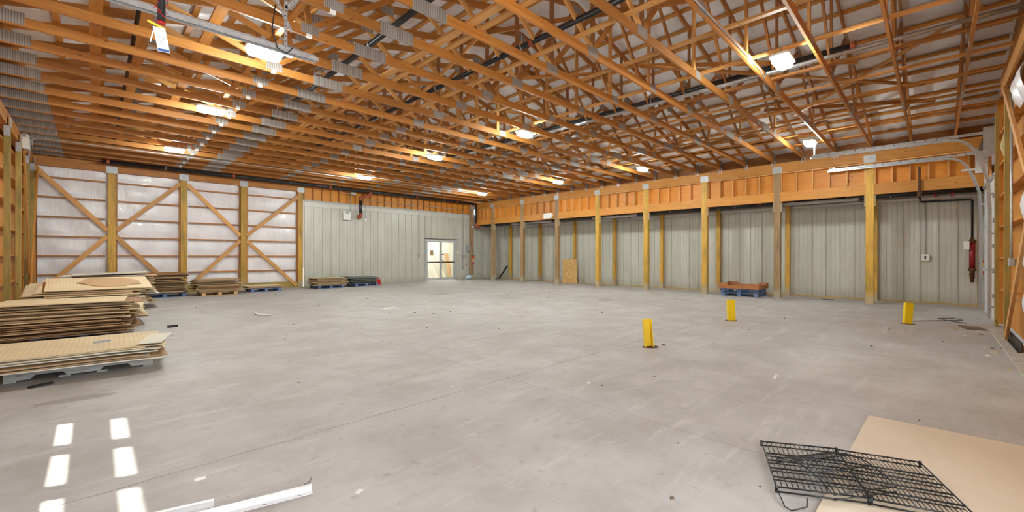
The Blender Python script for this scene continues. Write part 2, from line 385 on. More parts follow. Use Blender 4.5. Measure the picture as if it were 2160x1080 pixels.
GAB = lambda y: [(X0-0.5, y, 4.6), (XS+0.6, y, 4.6), (XS+0.6, y, 4.9), (7.9, y, 7.75), (X0-0.5, y, 5.4)]
m.prism([(X0-0.5, D+0.22, 4.7), (XS+0.3, D+0.22, 4.7), (XS+0.3, D+0.22, 4.99), (XM, D+0.22, 7.45), (X0-0.5, D+0.22, 5.1)], 0, 2, (0, 0.05, 0))
struct(m.build('wall_back_gable'), 'plywood gable end above the back wall')

def siding(m, P0, ux, L, z0, z1, nrm, period=0.41):
    """ribbed sheet: one tall rib and two low ones per period"""
    P0, ux, nrm = Vector(P0), Vector(ux), Vector(nrm)
    prof = []; x = 0
    while x < L:
        for dx, h in ((0, 0), (0.010, 0.034), (0.036, 0.034), (0.046, 0), (0.165, 0), (0.172, 0.006), (0.19, 0.006), (0.197, 0), (0.285, 0), (0.292, 0.006), (0.31, 0.006), (0.317, 0)):
            if x+dx < L: prof.append((x+dx, h))
        x += period
    prof.append((L, 0))
    n0 = len(m.v)
    for x, h in prof:
        for z in (z0, z1): m.v.append(tuple(P0 + ux*x + nrm*h + Vector((0, 0, z))))
    for i in range(len(prof)-1):
        a = n0+2*i; m.f.append((a, a+2, a+3, a+1)); m.mi.append(m.cur); m.smooth.append(False); m.uv += [(0, 0), (1, 0), (1, 1), (0, 1)]
DX0, DX1, DZT = 13.62, 15.84, 2.44
m = MB(); m.mat('siding')
siding(m, (7.0, D, 0), (1, 0, 0), DX0-7.0, 0, 4.05, (0, -1, 0))
siding(m, (DX0, D, 0), (1, 0, 0), DX1-DX0, DZT, 4.05, (0, -1, 0))
siding(m, (DX1, D, 0), (1, 0, 0), XS-DX1, 0, 4.05, (0, -1, 0))
m.box(7.0, DX0, D+0.03, D+0.08, 0, 4.1, 2); m.box(DX1, XS+.3, D+0.03, D+0.08, 0, 4.1, 2); m.box(DX0, DX1, D+0.03, D+0.08, DZT, 4.1, 2)
struct(m.build('wall_back_siding'), 'grey ribbed metal siding of the back wall around the glass doors')
m = MB(); m.mat('siding'); siding(m, (XS, D, 0), (0, -1, 0), D-YN, 0, 3.42, (-1, 0, 0))
m.box(XS+0.03, XS+0.08, YN, D, 0, 3.96, 2)
struct(m.build('wall_right_siding'), 'grey ribbed metal siding of the lean-to behind the post row')
m = MB(); m.mat('track_white'); m.box(XS-0.08, XS-0.04, YN, D, 3.29, 3.36, 1); struct(m.build('trim_1'), 'pale grey metal flashing along the top of the lean-to siding')
m = MB(); m.mat('sill'); m.box(XS-0.06, XS-0.02, YN, D, 0, 0.05, 1); struct(m.build('baseboard_right'), 'thin timber sill under the lean-to siding')
m = MB(); m.mat('treated_green'); m.box(bx[0], 6.84, D+0.02, D+0.12, 0, 0.27, 0); struct(m.build('baseboard_back'), 'green-tinged treated skirt board under the insulated wall')
# back wall flashing, slightly crumpled
m = MB(); m.mat('trim_grey')
n = 60; n0 = len(m.v)
for i in range(n+1):
    x = 7.0 + (XW-7.0)*i/n; k = 0.03*max(0, math.sin(i*0.9))*max(0, math.sin(i*0.23+1))
    for z, dy in ((3.78, 0.035), (3.80, 0.03), (3.92, 0.035+k), (4.06, 0.03), (4.08, 0.0)):
        m.v.append((x, D-dy, z + 0.012*math.sin(i*0.7)))
for i in range(n):
    for j in range(4):
        a = n0+i*5+j; m.f.append((a, a+5, a+6, a+1)); m.mi.append(0); m.smooth.append(True); m.uv += [(0, 0)]*4
struct(m.build('trim_2'), 'crumpled pale metal flashing band across the top of the back siding')
# near wall (behind and right of the camera) with an unseen doorway added for the daylight fill
m = MB(); m.mat('plywood')
for x0, x1, z0, z1 in ((X0-0.3, -1.0, 0, 5), (-1.0, 2.9, 4.15, 5), (2.9, 5.4, 0, 5), (5.4, 12.4, 0, 4.5), (12.4, 14.25, 0, 4.9), (14.25, 17.2, 3.75, 5), (17.2, XS+0.3, 0, 5), (12.4, 14.25, 4.9, 5.0), (5.4, 12.4, 4.5, 5.0)):
    m.box(x0, x1, YN-0.04, YN, z0, z1, 2)
m.box(14.2, 14.25, YN, -0.96, 0, 4.9, 2)
m.mat('spruce_brown'); m.prism([(X0-0.5, YN-0.04, 4.99), (XS+0.3, YN-0.04, 4.99), (XM, YN-0.04, 7.45), (X0-0.5, YN-0.04, 5.1)], 0, 2, (0, 0.04, 0))
m.mat('osb'); m.box(9.0, 11.2, YN+0.001, YN+0.02, 4.15, 4.9, 0)
struct(m.build('wall_near'), 'orange plywood skin of the near wall beside the overhead door')
# roof
PITCH = 0.24
def ztop(x): return 5.06 + PITCH*min(x-X0+0.1, (XW-x)+0.1) if True else 0   # top edge of the top chords
XM = (X0+XW)/2
def zt(x): return 5.08 + PITCH*(XM - X0 - abs(x-XM))
m = MB(); m.mat('poly_roof')
LY0, LY1 = YN-0.5, D+0.6
nx, ny = 40, 60; n0 = 0
xs = [X0-0.55 + (XW+0.25-X0+0.9)*i/nx for i in range(nx+1)]
xs = sorted(xs+[XM])
for x in xs:
    for j in range(ny+1):
        y = LY0+(LY1-LY0)*j/ny; m.v.append((x, y, zt(x)+0.075 - 0.012*abs(math.sin(x*2.6))*(1 + 0.8*math.sin(y*1.7+x)) ))
for i in range(len(xs)-1):
    for j in range(ny):
        a = i*(ny+1)+j; m.f.append((a, a+1, a+ny+2, a+ny+1)); m.mi.append(0); m.smooth.append(True); m.uv += [(0, 0), (0, 1), (1, 1), (1, 0)]
struct(m.build('ceiling'), 'white vapour barrier on the underside of the pitched roof')
m = MB(); m.mat('galv_dull')
m.prism([(X0-0.55, LY0, zt(X0-0.55)+0.12), (XM, LY0, zt(XM)+0.12), (XM, LY0, zt(XM)+0.18), (X0-0.55, LY0, zt(X0-0.55)+0.18)], 0, 2, (0, LY1-LY0, 0))
m.prism([(XM, LY0, zt(XM)+0.12), (XS+0.5, LY0, zt(XS+0.5)+0.12), (XS+0.5, LY0, zt(XS+0.5)+0.18), (XM, LY0, zt(XM)+0.18)], 0, 2, (0, LY1-LY0, 0))
m.box(X0-0.45, X0-0.22, LY0, LY1, 4.95, 4.98, 1)
struct(m.build('roof'), 'metal roofing above the vapour barrier')
# lean-to ceiling
m = MB(); m.mat('plywood'); m.box(XW+0.12, XS+0.3, YN, D, 3.95, 3.99, 1); struct(m.build('ceiling_lean_to'), 'low plywood ceiling of the lean-to')

# ------------------------------------------------------------------ trusses
truss = thing('roof_truss', None, 'roof truss', (XM, 0, ZC))
T2 = 0.0381
def tpart(nm, mat, fn, par=truss, org=None):
    m = MB(); m.mat(mat); fn(m); return m.build(nm, par, origin=org)
for a, b in ((X0-0.1, 3.3), (3.3, 12.6), (12.6, XW+0.12)):
    tpart('bottom_chord', 'spruce', lambda m: m.box(a, b, -T2/2, T2/2, ZC, ZC+0.14, 0))
for a, b in ((X0-0.1, 3.1), (3.1, XM), (12.7, XM), (XW+0.14, 12.7)):
    tpart('top_chord', 'spruce', lambda m: m.beam((a, 0, zt(a)-0.075), (b, 0, zt(b)-0.075), 0.14, T2))
joints = [(2.33, 0.7), (2.33, 2.2), (2.33, 4.1), (5.93, 4.1), (5.93, 5.93), (5.93, XM), (XM, XM)]
webs = []
for b, tt in joints:
    webs.append((b, tt))
    if b != XM: webs.append((2*XM-b, 2*XM-tt))
for n, (b, tt) in enumerate(webs):
    mt = 'spruce' if n % 3 else 'spruce_light'
    tpart('web', 'spruce_brown' if n in (5, 9, 8) else mt, lambda m: m.beam((b, 0.0, ZC+0.13), (tt, 0.0, zt(tt)-0.14), 0.085, T2))
tpart('heel_block', 'spruce_brown', lambda m: m.box(XW-0.42, XW+0.1, -T2/2, T2/2, ZC+0.14, ZC+0.30, 0))
tpart('heel_block', 'spruce_brown', lambda m: m.box(X0-0.1, X0+0.42, -T2/2, T2/2, ZC+0.14, ZC+0.30, 0))
PLT = T2/2+0.002
def plate(x0, x1, z0, z1, par=truss):
    return tpart('connector_plate', 'plate', lambda m: m.box(x0, x1, -PLT, PLT, z0, z1, 0), par)
for x0, x1, z0, z1 in ((3.02, 3.58, ZC-0.005, ZC+0.175), (12.32, 12.88, ZC-0.005, ZC+0.175), (X0-0.05, -0.72, ZC+0.02, ZC+0.2), (XW-0.2, XW+0.05, ZC+0.02, ZC+0.34),
                       (2.2, 2.46, ZC+0.04, ZC+0.19), (5.78, 6.08, ZC+0.015, ZC+0.175), (9.72, 10.02, ZC+0.015, ZC+0.175), (XM+0.05, XM+0.3, ZC+0.015, ZC+0.16),
                       (13.34, 13.6, ZC+0.04, ZC+0.19), (11.85, 12.02, ZC+0.02, ZC+0.14)):
    plate(x0, x1, z0, z1)
for x in (0.7, 4.1, XM, 2*XM-4.1, 2*XM-0.7, 3.1, 12.7):
    plate(x-0.13, x+0.13, zt(x)-0.19-(0.06 if x == XM else 0), zt(x)-0.03-(0.06 if x == XM else 0))
p_ = plate(2.28, 2.36, ZC-0.01, ZC+0.07); p_.name = 'paper_tag'; p_.data.materials[0] = MT['paper']; p_.data.name = 'paper_tag'; p_.data = p_.data
for y_ in (-1,):
    pass
TS, TY0 = 0.89, 0.50
NT_ = 24
for k in range(-1, NT_):
    y = TY0+TS*k
    if y > D-0.2: y = D+0.06
    o = truss if k == -1 else copy_tree(truss)
    o.location = (XM, y, ZC)
    tag(o, 'orange spruce roof truss with steel plates, %s counted from the near wall' % ORD[k+2], 'roof truss', 'trusses spanning the hall')
trs = [TY0+TS*k for k in range(-1, NT_) if TY0+TS*k <= D-0.2]
# hurricane ties where the trusses sit on the right header
tie = None
for n, y in enumerate(trs):
    if tie is None:
        m = MB(); m.mat('galv')
        for s_ in (-1, 1): m.box(XW-0.1, XW-0.097, s_*0.045-0.012, s_*0.045+0.012, 4.68, 4.86, 2)
        m.box(XW-0.1, XW-0.094, -0.05, 0.05, 4.70, 4.715, 1)
        tie = m.build('hurricane_tie', origin=(XW-0.1, 0, 4.68)); o = tie
    else: o = tie.copy(); col.objects.link(o)
    o.location = (XW-0.1, y, 4.68)
    tag(o, 'small bright steel tie on the right header under the %s truss from the near wall' % ORD[n+1], 'metal tie', 'ties along the right header')
# purlins above the top chords
for side in (-1, 1):
    proto = None
    for k in range(1, 17):
        d = 0.35+0.57*k; x = XM+side*d if side > 0 else XM-d
        if x < X0-0.1 or x > XW+0.1: continue
        z = zt(x)+0.022
        if proto is None:
            m = MB(); m.mat('spruce_header'); sl = Vector((1, 0, -PITCH*side)).normalized()
            m.obox((x, (YN+D)/2+0.1, z), Vector((0, 1, 0)), sl, sl.cross(Vector((0, 1, 0))), D-YN+0.1, 0.036, 0.085) if False else m.obox((x, (YN+D)/2+0.1, z-0.0), Vector((0, 1, 0)), sl, Vector((0, 1, 0)).cross(sl), D-YN+0.1, 0.09, 0.038)
            proto = o = m.build('purlin'); base = Vector(o.location); x00, z00 = x, z
        else: o = proto.copy(); col.objects.link(o)
        o.location = base + Vector((x-x00, 0, z-z00))
        tag(o, 'long timber purlin of the %s roof slope, %s down from the ridge' % ('post-row' if side > 0 else 'left wall', ORD[k]), 'purlin', 'purlins of the %s slope' % ('right' if side > 0 else 'left'))
# continuous braces lying on the bottom chords
for n, (x, wd, mt) in enumerate(((0.02, 0.14, 'spruce'), (0.55, 0.14, 'spruce'), (1.28, 0.14, 'spruce'), (2.05, 0.085, 'spruce'), (4.0, 0.14, 'spruce_light'), (4.22, 0.09, 'spruce_light'), (5.45, 0.085, 'spruce_light'),
                             (6.84, 0.085, 'spruce_light'), (8.2, 0.085, 'spruce_light'), (9.45, 0.085, 'spruce'), (10.6, 0.085, 'spruce_light'), (11.7, 0.085, 'spruce_header'), (13.1, 0.085, 'spruce_header'), (14.3, 0.085, 'spruce_header'), (15.6, 0.085, 'spruce'))):
    one('bottom_chord_brace', mt, lambda m: m.box(x-wd/2, x+wd/2, YN+0.05, D-0.15, ZC+0.141, ZC+0.18, 1), 'long timber brace lying across the truss bottom chords, %s from the left wall' % ORD[n+1], 'timber brace', 'braces lying on the bottom chords')
# sway braces between webs
WHERE = ['second nearest left-middle stretch', 'left-middle stretch of the hall centre', 'near right-middle stretch', 'right-middle stretch of the hall centre', 'bollards, lying level', 'ridge line near the camera', 'door track ends', 'right row second lamp', 'left row nearest lamp', 'overhead door side of the roof', 'far left-middle stretch', 'far right-middle stretch', 'hall centre, lying level']
for n, (p0, p1) in enumerate((((5.98, 2.0, 4.99), (5.98, 6.9, 6.3)), ((5.98, 7.0, 6.3), (5.98, 11.6, 5.0)), ((9.82, 1.0, 5.02), (9.82, 5.6, 6.4)), ((9.82, 10.4, 6.4), (9.82, 6.0, 5.0)),
                        ((7.3, 3.9, 5.05), (12.2, 0.2, 5.05)), ((8.05, -0.3, 5.6), (8.05, 4.2, 6.6)), ((13.4, 0.0, 5.0), (13.4, 3.4, 5.6)), ((13.4, 3.5, 5.65), (13.4, 7.6, 5.0)), ((2.4, 5.0, 5.0), (2.4, 9.2, 5.7)),
                        ((11.1, -0.6, 5.9), (12.9, 2.6, 5.15)), ((6.0, 12.5, 5.0), (6.0, 17.0, 6.3)), ((9.8, 12.5, 6.3), (9.8, 16.8, 5.0)), ((7.0, 4.7, 5.06), (3.6, 9.2, 5.06)))):
    one('sway_brace', 'spruce_light' if n % 2 else 'spruce', lambda m: m.beam(p0, p1, 0.085, T2, (1, 0, 0) if abs(p0[0]-p1[0]) < .1 else (0, 0, 1)), 'slanting two-by-four brace between roof trusses, over the %s' % WHERE[n], 'timber brace', 'slanting braces in the roof')
# blocking boards behind the heels on the right header
for n, (a, b) in enumerate(zip([YN-0.01]+trs[:-1], trs)):
    one('blocking_board', 'spruce_brown', lambda m: m.box(XW+0.125, XW+0.16, a+0.02, b-0.02, 4.76, 5.12, 1), 'blocking board above the right header beam, %s from the near wall' % ORD[n+1], 'board', 'blocking boards above the right header')
    one('blocking_board', 'spruce_brown', lambda m: m.box(X0-0.16, X0-0.125, a+0.02, b-0.02, 4.74, 5.12, 1), 'blocking board above the left wall header, %s from the near wall' % ORD[n+1], 'board', 'blocking boards above the left header')

# ------------------------------------------------------------------ right post row and header
PY = [18.92, 16.43, 13.93, 11.43, 8.93, 6.44, 3.94, 1.44]
pmat = {18.92: 'weathered', 16.43: 'weathered', 13.93: 'weathered', 11.43: 'treated', 8.93: 'treated', 6.44: 'treated', 3.94: 'weathered', 1.44: 'treated'}
def post(x, y, z, mat, label, group, sx=PW, sy=PW, name='timber_post', base=True, bracket=True, corbel=False, facing='x'):
    t_ = thing(name, label, 'post', (x, y, 0), group)
    m = MB(); m.mat(mat); m.box(x-sx/2, x+sx/2, y-sy/2, y+sy/2, 0.0, z, 2); m.build('shaft', t_)
    if bracket:
        m = MB(); m.mat('galv_dull')
        if facing == 'x':
            m.box(x-sx/2-0.006, x-sx/2, y-0.15, y+0.15, z-0.02, z+0.21, 1)
            m.box(x-sx/2, x+sx/2, y-sy/2-0.004, y-sy/2, z-0.28, z-0.02, 2)
        elif facing == 'y':
            yb = min(y-sy/2, D-0.061); m.box(x-0.15, x+0.15, yb-0.006, yb, z-0.03, z+0.21, 0)
        else:
            m.box(x+sx/2, x+sx/2+0.006, y-0.13, y+0.13, z-0.02, z+0.21, 1)
            m.box(x-sx/2, x+sx/2, y-sy/2-0.004, y-sy/2, z-0.24, z-0.0, 2)
        m.build('bracket', t_)
    if corbel:
        for s_ in (-1, 1):
            m = MB(); m.mat(mat); yy = y+s_*(sy/2+0.02)
            m.box(x-0.06, x+0.06, yy-0.02, yy+0.02, 3.05, 3.4, 2); m.build('corbel', t_)
            if s_ < 0:
                m = MB(); m.mat('galv'); m.box(x-0.07, x+0.05, y-sy/2-0.01, y-sy/2-0.001, 3.42, 3.72, 2); m.build('joist_hanger', t_)
    return t_
for n, y in enumerate(PY[::-1]):
    post(XW, y, 4.43, pmat[y], 'square timber post under the right header, %s from the white overhead door' % ORD[n+1], 'front row of posts', corbel=True)
post(16.98, D-0.16, 4.43, 'weathered', 'square timber corner post beside the red extinguisher sign', 'front row of posts', facing='y')
for n, y in enumerate([1.44, 3.94, 6.44, 8.93, 11.43, 13.93, 16.43, 18.92]):
    post(XS-0.12, y, 3.9, 'treated', 'rear timber post against the lean-to siding, %s from the white overhead door' % ORD[n+1], 'rear row of posts', 0.15, 0.15, bracket=False)
# top header beam
ys = [YN+0.3] + PY[::-1] + [D-0.3]
one('header_beam', 'spruce_header', lambda m: m.box(XW-0.09, XW+0.12, YN+0.02, D-0.02, 4.43, 4.755, 1), 'long doubled timber header beam carrying the trusses above the post row', 'beam')
edges = [YN+0.05] + [y for y in PY[::-1]] + [D-0.02]
for n, (a, b) in enumerate(zip(edges[:-1], edges[1:])):
    a2 = a+(PW/2+0.002 if n else 0); b2 = b-PW/2-0.002 if n < len(edges)-2 else b-0.3
    side = 'bay nearest the overhead door' if n == 0 else '%s bay from the overhead door' % ORD[n+1]
    one('lower_beam', 'spruce_header', lambda m: m.box(XW-0.085, XW+0.08, a2, b2, 3.41, 3.735, 1), 'knotty timber lower beam between posts, %s' % side, 'beam', 'lower beams between the posts')
    f = thing('header_infill', 'stud and plywood infill panel above the lower beam, %s' % side, 'infill panel', (XW, (a+b)/2, 3.74), 'infill panels under the header')
    m = MB(); m.mat('infill_ply'); m.box(XW+0.07, XW+0.082, a2, b2, 3.74, 4.425, 1); m.build('back_panel', f)
    m = MB(); m.mat('spruce_light'); m.box(XW-0.06, XW+0.068, a2, b2, 4.385, 4.424, 1); m.build('plate', f)
    ns = max(3, int(round((b2-a2)/0.42))); 
    for i in range(ns+1):
        yy = a2+0.02+(b2-a2-0.04)*i/ns
        m = MB(); m.mat('spruce_light'); m.box(XW-0.06, XW+0.068, yy-0.019, yy+0.019, 3.737, 4.383, 2); m.build('stud', f)
# lean-to joists
for n, y in enumerate([YN+0.35+0.61*i for i in range(36)]):
    if y > D-0.1: break
    one('joist', 'spruce_brown', lambda m: m.box(XW+0.1, XS, y-0.019, y+0.019, 3.78, 3.94, 0), 'short ceiling joist over the lean-to, %s from the near wall' % ORD[n+1], 'joist', 'joists over the lean-to')
# lean-to pipes and strip lights
def pipe(name, mat, pts, r, label, cat='pipe', fit=None, hang=None, group=None, n=10):
    if fit is None and hang is None: return one(name, mat, lambda m: m.tube(pts, r, n), label, cat, group)
    t_ = thing(name, label, cat, pts[0], group)
    m = MB(); m.mat(mat); m.tube(pts, r, n); m.build('tube', t_)
    for q0, q1 in (fit or []):
        m = MB(); m.mat('orange_fit'); m.tube([q0, q1], r*1.3, n); m.build('coupling', t_)
    for q in (hang or []):
        m = MB(); m.mat('galv'); q = Vector(q); m.tube([q+Vector((0, 0, r)), q+Vector((0, 0, 0.4 if q.z > 4 else 0.3))], 0.008, 6)
        d = (Vector(pts[-1])-Vector(pts[0])).normalized()
        m.tube([q-d*0.012, q+d*0.012], r*1.15, n); m.build('hanger', t_)
    return t_
pipe('sprinkler_pipe', 'black_pipe', [(17.75, YN+0.15, 3.43), (17.75, D-0.2, 3.43)], 0.045, 'black sprinkler pipe under the lean-to ceiling, above the others', fit=[((17.75, y, 3.43), (17.75, y+0.07, 3.43)) for y in (2.0, 4.6, 10.3, 14.9)], hang=[(17.75, 0.3+2.6*i, 3.43) for i in range(8)])
pipe('sprinkler_pipe', 'black_pipe', [(18.05, YN+0.15, 3.42), (18.05, D-0.2, 3.42)], 0.06, 'thick black pipe beside the siding flashing under the lean-to ceiling', hang=[(18.05, 1.0+2.6*i, 3.42) for i in range(8)])
pipe('gas_pipe', 'black_pipe', [(18.4, YN+0.15, 3.44), (18.4, D-0.2, 3.44)], 0.05, 'black pipe running closest to the lean-to siding top')
for y, fz in ((-0.0, 1), (-0.35, 1), (10.1, 1), (9.2, 1)):
    one('fire_sprinkler', 'dark_red', lambda m: (m.tube([(17.75, y, 3.38), (17.75, y, 3.25)], 0.03, 8)), 'short red sprinkler under the lean-to pipes, %s' % {-0.0: 'left of the pair by the door', -0.35: 'nearest the near wall', 10.1: 'left of the middle pair', 9.2: 'right of the middle pair'}[y], 'sprinkler head', 'red heads on the lean-to pipe')
def strip(x, y0, y1, z, label):
    t_ = thing('strip_light', label, 'strip light', (x, (y0+y1)/2, z), 'unlit strip lights in the lean-to')
    m = MB(); m.mat('track_white'); m.prism([(x-0.13, y0, z-0.02), (x-0.05, y0, z+0.05), (x+0.05, y0, z+0.05), (x+0.13, y0, z-0.02), (x+0.12, y0, z-0.025), (x+0.045, y0, z+0.03), (x-0.045, y0, z+0.03), (x-0.12, y0, z-0.025)], 0, 2, (0, y1-y0, 0)); m.build('reflector', t_)
    for s_ in (-1, 1):
        m = MB(); m.mat('galv'); m.tube([(x+s_*0.05, y0+0.03, z-0.02), (x+s_*0.05, y1-0.03, z-0.02)], 0.03, 10); m.build('tube', t_)
    for yy in (y0+0.3, y1-0.3):
        m = MB(); m.mat('galv'); m.tube([(x, yy, z+0.05), (x, yy, 3.95)], 0.006, 6); m.build('hanger', t_)
strip(17.5, 1.75, 3.85, 3.33, 'silver strip light behind the bay second from the overhead door')
strip(17.5, 9.6, 11.9, 3.33, 'silver strip light in the middle of the lean-to')
strip(17.5, 14.6, 17.6, 3.33, 'silver strip light at the far end of the lean-to')

# ------------------------------------------------------------------ back wall framing
for n, x in enumerate((0.46, 2.52, 4.55, 6.84)):
    post(x, D+0.06-0.0, 4.43, 'treated', 'square treated post on the insulated back wall, %s from the left corner' % ORD[n+1], 'posts of the back wall', facing='y', sx=0.21)
one('header_beam', 'spruce', lambda m: m.box(X0, 6.95, D-0.06, D+0.12, 4.44, 4.76, 0), 'long timber beam over the posts of the insulated back wall', 'beam')
for n, z in enumerate(GZ[1:7]):
    for k, (a, b) in enumerate(zip(bx[:-1], bx[1:])):
        one('wall_girt', 'spruce', lambda m: m.box(a+(0.16 if k else 0), b-0.16, D+0.022, D+0.155, z-0.022, z+0.022, 0),
            'white wall girt, %s up from the floor, %s bay from the left corner' % (ORD[n+1], ORD[k+1]), 'girt', 'girts of the back wall')
for a, sd_ in ((0.46+.13, 1), (2.52-.13, -1), (4.55+.13, 1), (4.55-.13, -1), (6.84-.13, -1)):
    one('jack_post', 'spruce', lambda m: m.box(a-0.02, a+0.02, D+0.022, D+0.15, 0.28, 4.43, 2), 'thin upright timber nailed beside the %s' % {0.59: 'first back wall post', 2.39: 'second back wall post', 4.68: 'right side of the third back wall post', 4.42: 'left side of the third back wall post', 6.71: 'fourth back wall post'}[round(a, 2)], 'upright', 'thin uprights beside the back wall posts')
k1, k2, k3, k4 = 0.46, 4.55, 0, 0
DB = [((-1.38, 4.38), (0.35, 2.35)), ((0.57, 2.15), (2.2, 0.22)), ((2.42, 4.28), (0.57, 2.35)), ((0.35, 2.15), (-1.2, 0.3)),
      ((2.62, 4.28), (4.44, 2.3)), ((4.66, 2.1), (6.7, 0.05)), ((6.73, 4.2), (4.66, 2.3)), ((4.44, 2.1), (2.75, 0.3))]
pos = ['upper left arm of the first X', 'lower right arm of the first X', 'upper right arm of the first X', 'lower left arm of the first X', 'upper left arm of the second X', 'lower right arm of the second X', 'upper right arm of the second X', 'lower left arm of the second X']
for (p0, p1), nm in zip(DB, pos):
    one('diagonal_brace', 'spruce_light', lambda m: m.beam((p0[0], D-0.0, p0[1]), (p1[0], D-0.0, p1[1]), 0.14, T2), 'diagonal board on the white back wall, %s' % nm, 'timber brace', 'crossed braces on the back wall')
# infill above the back siding
f = thing('header_infill', 'dark orange stud and plywood infill above the back siding and glass doors', 'infill panel', (12, D, 4.08))
m = MB(); m.mat('infill_ply'); m.box(6.96, XW-0.1, D+0.05, D+0.062, 4.08, 4.75, 0); m.build('back_panel', f)
m = MB(); m.mat('spruce'); m.box(6.96, XW-0.1, D-0.04, D+0.048, 4.70, 4.74, 0); m.build('plate', f)
for i in range(25):
    x = 7.0+0.41*i
    m = MB(); m.mat('spruce'); m.box(x-0.019, x+0.019, D-0.04, D+0.048, 4.085, 4.698, 2); m.build('stud', f)
# dark sprinkler mains below the last trusses
pipe('sprinkler_main', 'black_pipe', [(0.2, 20.2, 4.71), (16.9, 20.2, 4.71)], 0.06, 'thick black sprinkler main along the top of the back wall', fit=[((x, 20.2, 4.71), (x+0.09, 20.2, 4.71)) for x in (0.3, 4.0, 7.9, 12.6, 15.4)], hang=[(x, 20.2, 4.71) for x in (1.9, 6.2, 10.4, 14.5)])
pipe('sprinkler_main', 'black_pipe', [(0.2, 20.42, 4.69), (16.9, 20.42, 4.69)], 0.045, 'thinner black pipe close behind the sprinkler main on the back wall')
t_ = thing('sprinkler_drop', 'black drop pipe with orange elbow hanging in front of the back siding', 'pipe', (9.62, 20.6, 3.45))
m = MB(); m.mat('black_pipe'); m.tube([(9.62, 20.6, 4.3), (9.62, 20.6, 3.5)], 0.075, 12); m.build('tube', t_)
m = MB(); m.mat('orange_fit'); m.tube([(9.62, 20.6, 3.62), (9.62, 20.6, 3.5), (9.58, 20.58, 3.44), (9.45, 20.52, 3.42)], 0.1, 12); m.build('elbow', t_)
m = MB(); m.mat('orange_fit'); m.tube([(9.62, 20.6, 4.25), (9.62, 20.6, 4.40), (9.72, 20.5, 4.46), (9.95, 20.3, 4.55), (10.0, 20.2, 4.71)], 0.09, 12); m.build('elbow', t_)
t_ = thing('corner_drop_pipe', 'black drop pipe with orange elbow in the back right corner', 'pipe', (17.25, D-0.55, 3.5))
m = MB(); m.mat('black_pipe'); m.tube([(17.05, 20.35, 4.72), (17.05, 20.35, 3.45)], 0.055, 12); m.build('tube', t_)
m = MB(); m.mat('orange_fit'); m.tube([(17.05, 20.35, 3.5), (17.05, 20.35, 3.36), (17.17, 20.3, 3.3), (17.3, 20.2, 3.3)], 0.08, 12); m.build('elbow', t_)

# ------------------------------------------------------------------ left wall framing
LYs = [13.0, 15.0, 17.03, 19.05, 20.62]
for n, y in enumerate(LYs):
    post(X0+0.025, y, 4.43, 'treated_green', 'green-tinged post on the left wall, %s from the back corner' % ORD[len(LYs)-n], 'posts of the left wall', facing='l', sx=0.095, sy=0.15)
one('header_beam', 'spruce', lambda m: m.box(X0-0.13, X0+0.03, 6.5, D-0.07, 4.44, 4.76, 1), 'long timber header beam along the top of the left wall', 'beam')
for k, (a, b) in enumerate(zip([11.0]+LYs[:-1], LYs)):
    for n in range(6):
        z = 0.8+0.66*n
        one('wall_girt', 'spruce_header', lambda m: m.box(X0-0.215, X0-0.03, a-0.005, b-0.015, z-0.019, z+0.019, 1), 'orange left wall girt, %s up from the floor, %s bay from the back corner' % (ORD[n+1], ORD[5-k]), 'girt', 'girts of the left wall')
for n, (p0, p1) in enumerate((((X0+0.10, 17.3, 4.3), (X0+0.10, 18.9, 0.4)), ((X0+0.145, 20.5, 4.3), (X0+0.145, 18.4, 0.4)), ((X0+0.10, 19.9, 2.4), (X0+0.10, 20.4, 0.3)))):
    one('diagonal_brace', 'spruce_header', lambda m: m.beam(p0, p1, 0.14, T2, (1, 0, 0)), 'steep diagonal board on the left wall, %s' % ['leaning toward the back corner at its foot', 'leaning away from the back corner at its foot', 'the short lower one by the corner'][n], 'timber brace', 'braces on the left wall')
# left overhead door with two rows of window openings (out of frame, throws the sun patches)
t_ = thing('overhead_door', 'white overhead door with two rows of small windows in the left wall', 'garage door', (XL, 4.2, 0))
m = MB(); m.mat('track_white')
rows = [(2.82, 3.05), (3.48, 3.72)]; wc = [5.76, 4.95, 4.15, 3.34, 2.53]
zc = [0, rows[0][0], rows[0][1], rows[1][0], rows[1][1], DZ]
for i, (a, b) in enumerate(zip(zc[:-1], zc[1:])):
    if i in (1, 3):
        yy = DY0
        for c_ in wc[::-1]:
            m.box(XL-0.01, XL+0.03, yy, c_-0.29, a, b, 1); yy = c_+0.29
        m.box(XL-0.01, XL+0.03, yy, DY1, a, b, 1)
    else: m.box(XL-0.01, XL+0.03, DY0, DY1, a, b, 1)
m.build('door_leaf', t_)
for r_ in rows:
    for c_ in wc:
        m = MB(); m.mat('clear'); m.box(XL+0.008, XL+0.012, c_-0.29, c_+0.29, r_[0], r_[1], 1); m.build('window_pane', t_)

